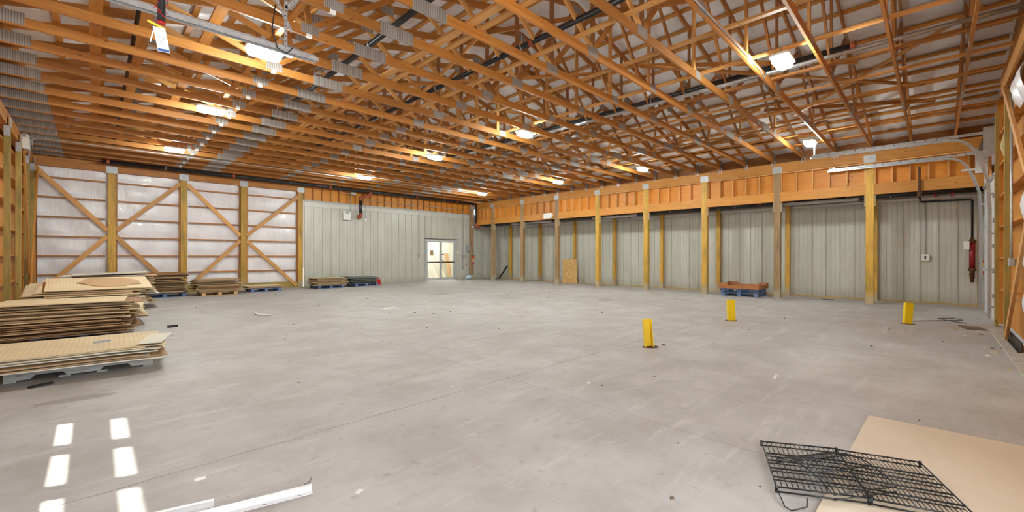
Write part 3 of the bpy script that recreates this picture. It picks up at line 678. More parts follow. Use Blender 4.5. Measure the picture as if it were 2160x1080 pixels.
# ------------------------------------------------------------------ glass entrance doors and the room behind
t_ = thing('entrance_door', 'pair of aluminium framed glass doors in the grey back wall', 'door', ((DX0+DX1)/2, D, 0))
m = MB(); m.mat('frame_alu')
m.box(DX0, DX0+0.09, D-0.04, D+0.1, 0, DZT, 2); m.box(DX1-0.09, DX1, D-0.04, D+0.1, 0, DZT, 2); m.box(DX0+0.09, DX1-0.09, D-0.04, D+0.1, DZT-0.08, DZT, 0)
m.build('frame', t_)
m = MB(); m.mat('dark'); m.box(DX0-0.05, DX1+0.1, D-0.055, D-0.03, DZT, DZT+0.035, 0); m.build('drip_cap', t_)
xm = (DX0+DX1)/2
for a, b, s_ in ((DX0+0.1, xm-0.005, 1), (xm+0.005, DX1-0.1, -1)):
    m = MB(); m.mat('frame_alu')
    m.box(a, a+0.08, D-0.02, D+0.025, 0.02, DZT-0.09, 2); m.box(b-0.08, b, D-0.02, D+0.025, 0.02, DZT-0.09, 2)
    m.box(a+0.08, b-0.08, D-0.02, D+0.025, 0.02, 0.17, 0); m.box(a+0.08, b-0.08, D-0.02, D+0.025, DZT-0.17, DZT-0.09, 0)
    lf = m.build('door_leaf', t_)
    m = MB(); m.mat('clear'); m.box(a+0.08, b-0.08, D, D+0.006, 0.17, DZT-0.17, 2); m.build('glass', lf)
    m = MB(); m.mat('brown_bar'); m.box(a+0.06, b-0.06, D-0.07, D-0.03, 1.05, 1.12, 0); m.build('push_bar', lf)
m = MB(); m.mat('brass'); m.tube([(xm+0.12, D-0.03, 0.98), (xm+0.12, D-0.1, 1.0), (xm+0.12, D-0.1, 1.2), (xm+0.12, D-0.03, 1.22)], 0.015, 8); m.build('pull_handle', t_)
m = MB(); m.mat('dark'); m.box(xm+0.06, xm+0.2, D-0.03, D-0.021, 1.53, 1.58, 0); m.build('sign_strip', t_)
m = MB(); m.mat('card_b'); m.box(13.98, 14.2, D-0.012, D-0.003, 1.48, 1.8, 2); m.build('paper_notice', t_)
# room behind
RY = D+3.4
m = MB(); m.mat('white_plastic')
m.box(11.0, 19, RY, RY+0.05, 0, 3.0, 0); m.box(10.95, 11.0, D+0.3, RY, 0, 3, 1); m.box(19, 19.05, D+0.3, RY, 0, 3, 1)
struct(m.build('wall_back_room'), 'white walls of the room seen through the glass doors')
m = MB(); m.mat('white_plastic'); m.box(10.95, 19.05, D+0.3, RY+0.05, 3.0, 3.05, 0); struct(m.build('ceiling_back_room'))
m = MB(); m.mat('tanboard'); m.box(10.95, 19.05, D+0.25, RY, -0.1, 0.0, 0); struct(m.build('floor_back_room'), 'pale tan floor of the room behind the glass doors')
tag(MB().mat('tube').box(12.5, 17.5, D+1.6, D+1.72, 2.9, 2.95, 0).build('ceiling_light'), 'long lit ceiling light inside the room behind the glass doors', 'light')
for n, (x, dx) in enumerate(((15.9, 0.35), (16.05, 0.2), (15.3, 0.5), (16.75, 0.3), (16.95, 0.5))):
    one('timber_strip', 'card_w', lambda m: m.beam((x, RY-1.3+0.1*n, 0.02), (x-dx, RY-0.12, 2.1-0.25*n*0.5), 0.05, 0.03), 'pale timber strip leaning in the room behind the glass doors', 'timber strip', 'strips leaning behind the glass')
one('leaning_board', 'card_b', lambda m: m.obox((17.3, RY-0.6, 0.85), Vector((0, 0.25, 1)).normalized(), Vector((1, 0, 0)), Vector((0, -1, 0.25)).normalized(), 1.65, 0.35, 0.03), 'brown board leaning in the room behind the glass doors', 'board')
one('pallet_bundle', 'grey_box', lambda m: (m.box(14.7, 15.7, RY-0.5, RY-0.1, 0.02, 0.35, 0), m.box(14.75, 15.65, RY-0.5, RY-0.12, 0.36, 0.7, 0), m.box(14.7, 15.6, RY-0.48, RY-0.12, 0.71, 0.9, 0)), 'grey wrapped bundle on the floor behind the left glass door', 'bundle')

# ------------------------------------------------------------------ small wall fittings
def conduit(pts, label, r=0.014, mat='galv'): return one('conduit', mat, lambda m: m.tube(pts, r, 8), label, 'conduit')
def ebox(x0, x1, y0, y1, z0, z1, label, mat='grey_box', name='junction_box', cat='electrical box'):
    return one(name, mat, lambda m: (m.box(x0, x1, y0, y1, z0, z1, 2), m.box(x0+0.01, x1-0.01, y0-0.006, y0, z0+0.01, z1-0.01, 2)), label, cat)
def emergency(x, y, z, sx, sy, label, ax=0, lamps=((-0.1, 0.2), (0.12, 0.2))):
    t_ = thing('emergency_light', label, 'emergency light', (x, y, z))
    m = MB(); m.mat('white_plastic')
    if ax == 0: m.box(x-0.19, x+0.19, y-0.06, y+0.06, z, z+0.32, 0)
    else: m.box(x-0.06, x+0.06, y-0.19, y+0.19, z, z+0.32, 1)
    m.build('housing', t_)
    for a, b in lamps:
        m = MB(); m.mat('white_plastic')
        c_ = Vector((x+a, y-0.02, z+0.32+0.07)) if ax == 0 else Vector((x, y+a, z+0.32+0.07))
        dr = Vector((-0.05, -0.09, -0.02)); m.tube([c_-dr*0.6, c_+dr*0.1, c_+dr*0.6], [0.03, 0.05, 0.06], 12); m.tube([c_, c_-Vector((0, 0, 0.07))], 0.012, 6)
        m.build('lamp_head', t_)
    return t_
emergency(8.98, D-0.1, 3.25, 0, 0, 'white twin-head emergency light on the back siding beside the drop pipe', lamps=((-0.14, 0), (0.16, 0)))
emergency(X0+0.09, 18.0, 4.42, 0, 0, 'beige twin-head emergency light on the left header near the ceiling', ax=1, lamps=((-0.1, 0), (0.1, 0)))
t_ = thing('exit_box', 'white emergency battery box on the lower beam of the right post row', 'emergency light', (XW-0.13, 14.45, 3.48))
m = MB(); m.mat('white_plastic'); m.box(XW-0.18, XW-0.09, 14.2, 14.75, 3.46, 3.74, 1); m.build('housing', t_)
m = MB(); m.mat('white_plastic'); m.tube([(XW-0.15, 14.13, 3.6), (XW-0.25, 14.11, 3.58)], [0.04, 0.055], 10); m.build('lamp_head', t_)
conduit([(9.2, D-0.05, 4.65), (9.2, D-0.05, 3.5)], 'short grey conduit above the back wall emergency light', 0.02)
ebox(9.13, 9.27, D-0.1, D-0.04, 3.32, 3.5, 'small grey box beside the back wall emergency light')
ebox(9.1, 9.35, D-0.35, D-0.2, 4.5, 4.62, 'grey junction box under the trusses above the emergency light')
conduit([(9.1, D-0.3, 4.56), (8.7, D-0.3, 4.55), (8.55, D-0.3, 4.62), (8.52, D-0.3, 4.8)], 'bent grey conduit above the back wall emergency light', 0.012)
one('siren', 'white_plastic', lambda m: m.tube([(9.98, D-0.03, 3.33), (9.98, D-0.09, 3.33)], 0.07, 14), 'small round white sounder on the back siding', 'sounder')
conduit([(9.98, D-0.04, 4.3), (9.98, D-0.04, 3.4)], 'thin conduit dropping to the round sounder', 0.008)
conduit([(9.98, D-0.07, 4.3), (13.1, D-0.07, 4.3), (13.2, D-0.07, 4.2), (13.2, D-0.05, 1.5)], 'long conduit bending down the back siding left of the glass doors', 0.014)
ebox(13.14, 13.26, D-0.08, D-0.03, 1.36, 1.52, 'small grey switch box left of the glass doors')
conduit([(13.3, D-0.09, 4.34), (16.25, D-0.09, 4.3), (16.38, D-0.07, 4.2), (16.38, D-0.05, 0.8)], 'long conduit bending down the back siding right of the glass doors', 0.014)
ebox(16.26, 16.42, D-0.08, D-0.03, 1.36, 1.52, 'left one of two grey boxes right of the glass doors')
ebox(16.44, 16.58, D-0.08, D-0.03, 1.38, 1.50, 'right one of two grey boxes right of the glass doors')
ebox(16.31, 16.43, D-0.08, D-0.03, 0.62, 0.78, 'lowest grey outlet box right of the glass doors')
ebox(15.94, 16.06, D-0.05, D-0.03, 1.62, 1.74, 'white light switch right of the glass doors', 'white_plastic', 'light_switch', 'switch')
ebox(16.62, 16.9, D-0.14, D-0.03, 1.78, 2.15, 'grey electrical panel box beside the corner post')
one('alarm_pull', 'red', lambda m: m.box(16.62, 16.7, D-0.06, D-0.03, 0.88, 0.97, 2), 'tiny red box on the back siding below the electrical panel', 'alarm box')
conduit([(16.38, D-0.12, 3.42), (16.85, D-0.2, 3.42)], 'short horizontal conduit reaching the corner post', 0.01)
one('camera_dome', 'white_plastic', lambda m: m.tube([(16.93, D-0.25, 3.30), (16.90, D-0.34, 3.28)], [0.05, 0.06], 10), 'small white camera on the corner post', 'security camera')
def text(s, size, loc, rot, mat, parent, name='lettering', align='CENTER'):
    cu = bpy.data.curves.new(name, 'FONT'); cu.body = s; cu.size = size; cu.align_x = align; cu.align_y = 'CENTER'; cu.extrude = 0.0008
    tmp = bpy.data.objects.new(name, cu); col.objects.link(tmp); bpy.context.view_layer.update()
    me = bpy.data.meshes.new_from_object(tmp.evaluated_get(bpy.context.evaluated_depsgraph_get())); bpy.data.objects.remove(tmp)
    me.materials.clear(); me.materials.append(MT[mat]); o = bpy.data.objects.new(name, me); col.objects.link(o); o.parent = parent; o.location = Vector(loc)-wloc(parent); o.rotation_euler = rot; return o
fx, fy = 16.93, D-0.26
t_ = thing('extinguisher_sign', 'tall red sign with white lettering on the corner post', 'sign', (fx, fy, 2.2))
m = MB(); m.mat('red'); m.box(fx-0.04, fx+0.04, fy-0.004, fy, 2.12, 2.75, 2); m.build('panel', t_)
text('EXTINGUISHER', 0.07, (fx, fy-0.006, 2.47), (math.pi/2, -math.pi/2, 0), 'paper', t_)
m = MB(); m.mat('paper'); m.prism([(fx-0.025, fy-0.0055, 2.2), (fx+0.025, fy-0.0055, 2.2), (fx, fy-0.0055, 2.14)], 0, 2, (0, 0.001, 0)); m.build('arrow', t_)
def extinguisher(x, y, z, label):
    t_ = thing('fire_extinguisher', label, 'fire extinguisher', (x, y, z))
    m = MB(); m.mat('red'); m.tube([(x, y, z), (x, y, z+0.02), (x, y, z+0.38), (x, y, z+0.44), (x, y, z+0.47)], [0.06, 0.075, 0.075, 0.05, 0.025], 16); m.build('cylinder', t_)
    m = MB(); m.mat('yellow_strap'); m.tube([(x, y, z+0.24), (x, y, z+0.32)], 0.077, 16); m.build('yellow_band', t_)
    m = MB(); m.mat('paper'); m.tube([(x, y, z+0.10), (x, y, z+0.22)], 0.077, 16); m.build('paper_tag', t_)
    m = MB(); m.mat('dark'); m.box(x-0.02, x+0.09, y-0.015, y+0.015, z+0.47, z+0.50, 0); m.beam((x, y, z+0.51), (x+0.1, y, z+0.56), 0.02, 0.02); m.build('handle', t_)
    m = MB(); m.mat('dark'); m.tube([(x-0.02, y, z+0.48), (x-0.11, y, z+0.46), (x-0.12, y, z+0.3), (x-0.1, y, z+0.1)], 0.012, 6); m.build('hose', t_)
extinguisher(16.98, D-0.335, 0.98, 'red fire extinguisher on the corner post near the glass doors')
one('plastic_bag', 'bag', lambda m: m.tube([(16.35, D-0.3, 0.09), (16.5, D-0.32, 0.12), (16.62, D-0.3, 0.16), (16.8, D-0.33, 0.12), (16.9, D-0.3, 0.05)], [0.04, 0.1, 0.15, 0.12, 0.03], 9), 'crumpled blue and white plastic bag on the floor by the corner post', 'bag')

# ------------------------------------------------------------------ right end: siding fittings
t_ = thing('riser_pipe', 'dark riser pipe with elbow dropping in front of the lean-to siding', 'pipe', (18.5, 0.4, 3.2))
m = MB(); m.mat('rust'); m.tube([(17.05, 0.33, 4.1), (17.05, 0.33, 3.3)], 0.03, 10); m.tube([(17.05, 0.33, 3.38), (17.05, 0.33, 3.22)], 0.045, 10); m.build('drop', t_)
m = MB(); m.mat('black_pipe'); m.tube([(17.05, 0.33, 3.25), (18.6, 0.33, 3.22), (18.62, 0.3, 3.22), (18.62, -0.76, 3.20), (18.62, -0.78, 3.17), (18.62, -0.78, 2.05)], 0.028, 10); m.build('tube', t_)
t_ = thing('red_cylinder_valve', 'dark red cylinder with brown fittings on the end of the riser pipe', 'valve', (18.62, -0.78, 0.8))
m = MB(); m.mat('dark_red'); m.tube([(18.62, -0.78, 1.15), (18.62, -0.78, 1.9)], 0.065, 14); m.build('cylinder', t_)
m = MB(); m.mat('rust'); m.tube([(18.62, -0.78, 1.9), (18.62, -0.78, 1.96), (18.62, -0.78, 2.0), (18.62, -0.78, 2.06)], [0.085, 0.085, 0.045, 0.045], 12); m.build('top_fitting', t_)
m = MB(); m.mat('rust'); m.tube([(18.62, -0.78, 0.72), (18.62, -0.78, 0.82), (18.62, -0.78, 0.84), (18.62, -0.78, 1.05), (18.62, -0.78, 1.07), (18.62, -0.78, 1.15)], [0.04, 0.04, 0.055, 0.055, 0.085, 0.085], 12); m.build('bottom_fitting', t_)
m = MB(); m.mat('brass'); m.tube([(18.6, -0.78, 0.95), (18.45, -0.7, 0.97)], 0.015, 8); m.build('lever', t_)
m = MB(); m.mat('paper'); m.box(18.5, 18.504, -0.72, -0.6, 1.7, 1.95, 2); m.build('paper_tag', t_)
t_ = thing('wall_outlet', 'white outlet box on conduit on the lean-to siding', 'outlet', (XS-0.05, 0.22, 1.4))
m = MB(); m.mat('galv'); m.tube([(XS-0.05, 0.22, 3.35), (XS-0.05, 0.22, 1.55)], 0.014, 8); m.build('conduit', t_)
m = MB(); m.mat('white_plastic'); m.box(XS-0.1, XS-0.03, 0.13, 0.31, 1.36, 1.56, 2); m.build('box', t_)
m = MB(); m.mat('dark'); m.box(XS-0.104, XS-0.1, 0.2, 0.24, 1.41, 1.51, 2); m.build('socket', t_)
extinguisher(18.1, -1.04, 0.98, 'red and yellow fire extinguisher half hidden behind the overhead door track')

# ------------------------------------------------------------------ near wall overhead door, tracks
gx0, gx1 = 14.35, 17.03
t_ = thing('overhead_door', 'white ribbed overhead door with galvanised tracks at the right end of the near wall', 'garage door', ((gx0+gx1)/2, -0.97, 0))
for i in range(6):
    z0 = 0.02+0.57*i
    m = MB(); m.mat('track_white')
    m.box(gx0+0.05, gx1-0.05, -1.0, -0.95, z0, z0+0.56, 0)
    for zz in (z0+0.1, z0+0.2, z0+0.3, z0+0.4, z0+0.5): m.box(gx0+0.06, gx1-0.06, -0.951, -0.945, zz, zz+0.02, 0)
    m.build('door_panel', t_)
    if i:
        for x in (gx0+0.12, (gx0+gx1)/2, gx1-0.12):
            m = MB(); m.mat('galv'); m.box(x-0.04, x+0.04, -0.945, -0.915, z0-0.05, z0+0.05, 2); m.build('hinge', t_)
def track(x, s_):
    prof = [(x, a, b) for a, b in ((-0.87, 0.1), (-0.87, 2.5), (-0.84, 3.23), (-0.74, 3.61), (-0.655, 3.87), (-0.59, 4.0), (-0.52, 4.10), (-0.44, 4.17), (-0.35, 4.215), (-0.2, 4.235), (2.5, 4.25))]
    m = MB(); m.mat('galv')
    for p0, p1 in zip(prof[:-1], prof[1:]):
        m.beam(p0, p1, 0.055, 0.006, (1, 0, 0)); q0 = Vector(p0)+Vector((s_*0.02, 0, 0)); q1 = Vector(p1)+Vector((s_*0.02, 0, 0))
        dd = (q1-q0).normalized(); nn = dd.cross(Vector((1, 0, 0)))
        for e in (-0.026, 0.026): m.beam(q0+nn*e, q1+nn*e, 0.006, 0.045, (1, 0, 0))
    m.build('track', t_)
    m = MB(); m.mat('galv')
    m.box(x-0.06, x-0.055, -1.0, -0.93, 0, 4.4, 2); m.box(x-0.06, x+0.0, -1.0, -0.995, 0, 4.4, 2)
    m.build('jamb_angle', t_)
    m = MB(); m.mat('galv'); m.box(x-0.003, x+0.003, -0.76, 2.45, 4.27, 4.325, 1); m.box(x-0.03, x+0.03, -0.76, 2.45, 4.323, 4.328, 1); ha = m.build('horizontal_angle', t_)
    m = MB(); m.mat('dark')
    for i in range(16): m.box(x-0.005, x-0.003, -0.6+0.19*i, -0.57+0.19*i, 4.29, 4.308, 1)
    m.build('slot', ha)
    m = MB(); m.mat('galv_dull'); m.box(x-0.046, x-0.04, -0.95, -0.76, 3.75, 4.42, 2); m.box(x-0.05, x-0.046, -0.95, -0.94, 3.75, 4.42, 2); m.build('bearing_plate', t_)
    m = MB(); m.mat('galv'); m.box(x-0.07, x-0.05, -0.86, -0.5, 3.83, 3.89, 1); m.box(x-0.075, x-0.07, -0.84, -0.52, 3.853, 3.867, 1); m.build('slotted_strut', t_)
    for z in (0.35, 1.2, 2.0, 2.9):
        m = MB(); m.mat('galv'); m.box(x-0.05, x+0.02, -0.99, -0.86, z-0.02, z+0.02, 1); m.build('track_bracket', t_)
    m = MB(); m.mat('dark'); m.tube([(x+0.05, -0.85, 4.34), (x+0.13, -0.85, 4.34)], 0.09, 16); m.build('cable_drum', t_)
    m = MB(); m.mat('galv'); (m.box(x-0.003, x+0.003, 2.38, 2.42, 4.328, 4.85, 2) if s_ > 0 else m.box(x-0.03, XW-0.09, 2.3, 2.36, 4.328, 4.36, 0)); m.build('hanger_strap', t_)
track(gx0, 1); track(gx1, -1)
m = MB(); m.mat('galv'); m.tube([(gx0-0.14, -0.85, 4.34), (gx1+0.2, -0.85, 4.34)], 0.016, 10); m.build('torsion_shaft', t_)
m = MB(); m.mat('black_pipe'); m.tube([(gx0+0.3, -0.85, 4.34), (gx1-0.4, -0.85, 4.34)], 0.05, 12); m.build('torsion_spring', t_)
m = MB(); m.mat('galv'); m.box(gx0+0.05, gx1-0.05, -0.94, -0.90, 3.30, 3.36, 0); m.build('strut', t_)

# near wall timbers on the right edge
def npost(x, y0, label): return one('timber_post', 'treated_green', lambda m: m.box(x-0.075, x+0.075, y0, -0.9, 0, 4.57, 2), label, 'post', 'posts of the near wall')
npost(13.7, -0.955, 'green-tinged jamb post directly beside the white overhead door')
npost(11.97, -0.965, 'tall green-tinged post at the right edge, beside the conduit')
npost(8.2, -0.965, 'post of the near wall closest to the camera')
for n in range(6):
    z = 0.8+0.66*n
    one('wall_girt', 'spruce_header', lambda m: m.box(11.98, 14.2, YN+0.005, -0.97, z-0.019, z+0.019, 0), 'flat girt right beside the overhead door jamb post, %s up from the floor' % ORD[n+1], 'girt', 'girts of the near wall')
    one('wall_girt', 'spruce_header', lambda m: m.box(8.2, 11.96, YN+0.005, -0.97, z-0.019, z+0.019, 0), 'flat girt at the right picture edge beyond the conduit, %s up from the floor' % ORD[n+1], 'girt', 'girts of the near wall')
one('header_beam', 'spruce_header', lambda m: m.box(5.4, 12.45, -0.93, -0.89, 4.58, 4.98, 0), 'wide board beam at the top of the near wall in the upper right corner', 'beam')
one('diagonal_brace', 'spruce_light', lambda m: m.beam((11.6, -0.87, 4.5), (9.0, -0.87, 2.65), 0.12, T2), 'diagonal board high on the near wall at the right edge', 'timber brace')
one('diagonal_brace', 'spruce_light', lambda m: m.beam((11.2, -0.87, 0.1), (8.9, -0.87, 1.95), 0.12, T2), 'diagonal board low on the near wall at the right edge', 'timber brace')
conduit([(11.5, -0.95, 4.5), (11.5, -0.95, 2.0), (11.5, -0.95, 1.46)], 'steel conduit running down the post at the right edge', 0.018)
ebox(11.4, 11.6, -0.98, -0.92, 1.32, 1.46, 'galvanised junction box at the foot of the right edge conduit', 'galv_dull')
one('steel_angle', 'dark', lambda m: (m.box(9.9, 11.7, -0.93, -0.92, 0.036, 0.19, 0), m.box(9.9, 11.7, -0.93, -0.88, 0.036, 0.045, 0)), 'dark steel angle on the floor at the foot of the right edge post', 'steel angle')
m = MB(); m.mat('poly'); bulged(m, (8.9, YN+0.15, 0), (1, 0, 0), None, 0.9, [0.5, 1.2, 1.9, 2.6], (0, 1, 0), 0.08, 6)
tag(m.build('insulation_batt'), 'torn white plastic covered insulation bulging at the right edge, lower down', 'insulation')
m = MB(); m.mat('poly'); bulged(m, (9.9, YN+0.15, 0), (1, 0, 0), None, 0.8, [3.9, 4.5], (0, 1, 0), 0.1, 6)
tag(m.build('insulation_batt'), 'white insulation bulging in the upper right corner under the wide beam', 'insulation')
one('insulation_tuft', 'foam', lambda m: m.tube([(12.9, -1.02, 3.45), (12.95, -1.0, 3.7), (12.9, -1.02, 3.95)], [0.05, 0.085, 0.06], 8), 'yellowish torn insulation stuffed beside the overhead door top', 'insulation')
t_ = thing('water_bottle', 'small clear plastic bottle standing on a near wall girt', 'bottle', (13.0, -1.03, 1.48))
m = MB(); m.mat('clear'); m.tube([(13.0, -1.03, 1.48), (13.0, -1.03, 1.62), (13.0, -1.03, 1.67), (13.0, -1.03, 1.70)], [0.033, 0.033, 0.014, 0.014], 12); m.build('bottle_body', t_)
m = MB(); m.mat('bag'); m.tube([(13.0, -1.03, 1.70), (13.0, -1.03, 1.72)], 0.016, 10); m.build('cap', t_)
m = MB(); m.mat('grout'); m.box(5.5, 12.3, -1.02, -0.77, -0.1, 0.035, 0); tag(m.build('threshold_curb'), 'broken concrete curb along the foot of the near wall', 'curb')

# ------------------------------------------------------------------ roof pipes, conduits
pipe('sprinkler_branch', 'black_pipe', [(3.5, 0, 5.25), (3.5, D-0.4, 5.25)], 0.05, 'black pipe through the trusses, second from the left wall', fit=[((3.5, 12.0, 5.25), (3.5, 12.08, 5.25))], hang=[(3.5, 1.8+2.67*i, 5.25) for i in range(7)])
pipe('sprinkler_branch', 'black_pipe', [(5.48, 0, 5.25), (5.48, D-0.4, 5.25)], 0.05, 'black pipe through the trusses, third from the left wall', fit=[((5.48, 5.0, 5.25), (5.48, 5.08, 5.25))], hang=[(5.48, 2.6+2.67*i, 5.25) for i in range(7)])
pipe('sprinkler_branch', 'black_pipe', [(9.6, 1.0, 5.25), (9.6, D-0.4, 5.25)], 0.05, 'black pipe through the trusses, third from the post row', fit=[((9.6, 1.0, 5.25), (9.6, 1.08, 5.25))], hang=[(9.6, 2.2+2.67*i, 5.25) for i in range(7)])
pipe('sprinkler_branch', 'black_pipe', [(0.52, 5.0, 5.25), (0.52, D-0.4, 5.25)], 0.06, 'black pipe through the trusses closest to the left wall', hang=[(0.52, 6.9+2.67*i, 5.25) for i in range(5)])
pipe('sprinkler_branch', 'black_pipe', [(15.2, 3.6, 5.15), (15.2, D-0.4, 5.15)], 0.04, 'thin black pipe through the trusses closest to the post row')
conduit([(9.22, -0.95, 5.02), (9.22, 5.0, 5.02), (9.22, D-1.0, 5.02)], 'long bright steel conduit crossing above the truss bottom chords', 0.028)
conduit([(9.34, -0.95, 5.03), (9.34, D-1.0, 5.03)], 'thinner conduit beside the bright one above the chords', 0.014)
yk = TY0+TS*2
conduit([(4.9, yk-0.04, ZC+0.06), (8.55, yk-0.04, ZC+0.06), (8.85, yk-0.03, ZC-0.0), (8.9, yk-0.05, ZC+0.12)], 'thin conduit clipped along a truss bottom chord to the nearest lamp on the right', 0.014)
yk2 = TY0+TS*19
conduit([(X0+0.2, 18.0, 4.55), (X0+0.2, 17.9, 4.72), (X0+0.4, 17.85, 4.77), (14.2, 17.2, 4.77)], 'long thin conduit under the trusses from the left wall emergency light', 0.013)
conduit([(8.1, 16.7, 4.77), (14.2, 16.7, 4.77)], 'thin conduit between the far lamps', 0.01)
# hanging pipe drop with inspection tag near the camera
t_ = thing('hanging_pipe_drop', 'black pipe hanging from the roof with red ribbon and white inspection tag', 'pipe', (0.35, 4.0, 2.95))
m = MB(); m.mat('black_pipe'); m.tube([(0.35, 4.0, 5.2), (0.35, 4.0, 3.2)], 0.024, 10); m.build('tube', t_)
m = MB(); m.mat('red'); m.tube([(0.35, 4.0, 3.185), (0.35, 4.0, 3.17)], 0.025, 10)
for i in range(9):
    a = U(0, 6.28); m.tube([(0.35, 4.0, 3.2+0.02*i), (0.35+0.04*math.cos(a), 4.0+0.03*math.sin(a), 3.21+0.02*i), (0.35+0.045*math.cos(a+1.2), 4.0+0.03*math.sin(a+1), 3.17+0.02*i)], 0.003, 4)
m.build('red_ribbon', t_)
m = MB(); m.mat('yellow_strap'); m.beam((0.36, 3.97, 3.13), (0.27, 3.97, 3.155), 0.016, 0.003); m.tube([(0.32, 3.97, 3.14), (0.35, 3.96, 3.10), (0.37, 3.97, 3.13)], 0.003, 4); m.build('yellow_strap', t_)
m = MB(); m.mat('paper'); m.beam((0.333, 3.96, 3.125), (0.362, 3.96, 2.955), 0.07, 0.002, (-0.12, 1, 0)); tg = m.build('inspection_tag', t_)
m = MB(); m.mat('blue_print'); m.beam((0.3585, 3.9575, 2.976), (0.3615, 3.9575, 2.958), 0.066, 0.003, (-0.12, 1, 0)); m.build('blue_footer', tg)
m = MB(); m.mat('blue_print')
for i in range(5):
    z = 3.06-0.016*i; m.beam((0.346-0.022, 3.9575, z), (0.346+0.022, 3.9575, z), 0.0018, 0.001, (0, 1, 0))
m.build('print_lines', tg)
m = MB(); m.mat('paper'); m.tube([(0.335, 3.96, 3.12), (0.30, 3.95, 3.08), (0.285, 3.95, 3.0)], 0.005, 5); m.build('string', t_)
# garage track near camera
t_ = thing('overhead_track', 'galvanised overhead door track hanging near the camera in the upper left', 'door track', (0.5, 5.5, 3.95))
m = MB(); m.mat('galv')
a, b = Vector((X0+0.1, 5.75, 4.02)), Vector((1.98, 5.45, 3.93))
m.beam(a, b, 0.085, 0.005, (0, 0, 1)); m.beam(a+Vector((0, -0.037, -0.02)), b+Vector((0, -0.037, -0.02)), 0.005, 0.045, (0, 0, 1)); m.beam(a+Vector((0, 0.037, -0.02)), b+Vector((0, 0.037, -0.02)), 0.005, 0.045, (0, 0, 1))
m.beam(a+Vector((0, 0.045, 0.03)), b+Vector((0, 0.045, 0.03)), 0.005, 0.06, (0, 0, 1))
m.build('rail', t_)
for p0, p1 in (((1.62, 5.46, 3.94), (1.62, 5.46, 4.62)), ((1.62, 5.46, 4.42), (1.95, 5.46, 4.85)), ((1.50, 5.44, 4.50), (1.68, 5.44, 4.15))):
    m = MB(); m.mat('galv'); m.beam(p0, p1, 0.035, 0.004, (0, 1, 0)); an = m.build('hanger_angle', t_)
    m = MB(); m.mat('dark'); d = Vector(p1)-Vector(p0); L = d.length
    for i in range(int(L/0.06)):
        q = Vector(p0)+d*((i+0.5)*0.06/L); m.box(q.x-0.004, q.x+0.004, q.y-0.004, q.y-0.0025, q.z-0.008, q.z+0.008, 2)
    m.build('slot', an)
m = MB(); m.mat('dark'); m.tube([(1.50, 5.43, 4.4), (1.46, 5.42, 4.1), (1.52, 5.42, 3.9), (1.62, 5.42, 3.87), (1.68, 5.42, 3.95)], 0.007, 6); m.build('cable', t_)

# ------------------------------------------------------------------ lamps
def lamp(x, y, z, label):
    t_ = thing('ceiling_lamp', label, 'lamp', (x, y, z), 'lit ceiling lamps under the trusses')
    m = MB(); m.mat('white_plastic'); m.prism([(x-0.26, y-0.10, z+0.07), (x-0.22, y-0.14, z+0.07), (x+0.22, y-0.14, z+0.07), (x+0.26, y-0.10, z+0.07), (x+0.26, y+0.10, z+0.07), (x+0.22, y+0.14, z+0.07), (x-0.22, y+0.14, z+0.07), (x-0.26, y+0.10, z+0.07)], 0, 1, (0, 0, 0.04)); m.build('housing', t_)
    m = MB(); m.mat('lens')
    oc = lambda a, b, zz: [(x-a, y-b*0.6, zz), (x-a*0.8, y-b, zz), (x+a*0.8, y-b, zz), (x+a, y-b*0.6, zz), (x+a, y+b*0.6, zz), (x+a*0.8, y+b, zz), (x-a*0.8, y+b, zz), (x-a, y+b*0.6, zz)]
    A, B = oc(0.235, 0.118, z+0.068), oc(0.225, 0.108, z-0.012)
    m.face(B, [(0, 0)]*8)
    for i in range(8): j = (i+1) % 8; m.face([A[i], A[j], B[j], B[i]], [(0, 0)]*4)
    m.build('lens', t_)
    m = MB(); m.mat('galv_dull'); m.box(x+0.30, x+0.42, y-0.02, y+0.02, z+0.12, z+0.26, 2); m.tube([(x+0.2, y, z+0.11), (x+0.26, y, z+0.2), (x+0.32, y, z+0.2)], 0.008, 6); m.build('junction_box', t_)
    m = MB(); m.mat('galv'); m.tube([(x-0.1, y, z+0.11), (x-0.1, y, z+0.25)], 0.008, 6); m.tube([(x+0.1, y, z+0.11), (x+0.1, y, z+0.25)], 0.008, 6); m.build('hanger', t_)
LX = {1.9: 'left', 8.02: 'middle', 14.42: 'right'}
for (x, y, lab) in ((1.93, 7.56, 'nearest of the left row, beside the hanging track'), (1.85, 11.4, 'second in the left row'), (1.76, 16.5, 'farthest in the left row'),
                    (8.0, 16.7, 'farthest in the middle row'), (7.95, 11.6, 'third in the middle row'), (8.1, 7.68, 'second in the middle row'),
                    (14.38, 11.62, 'third in the right row'), (14.38, 16.68, 'farthest in the right row'), (14.45, 7.67, 'second in the right row'), (8.08, 1.79, 'nearest of the middle row, beside the steel conduit'), (14.45, 2.52, 'nearest of the right row, above the door tracks')):
    yy = y
    lamp(x, yy, 4.66, 'lit white ceiling lamp, '+lab)
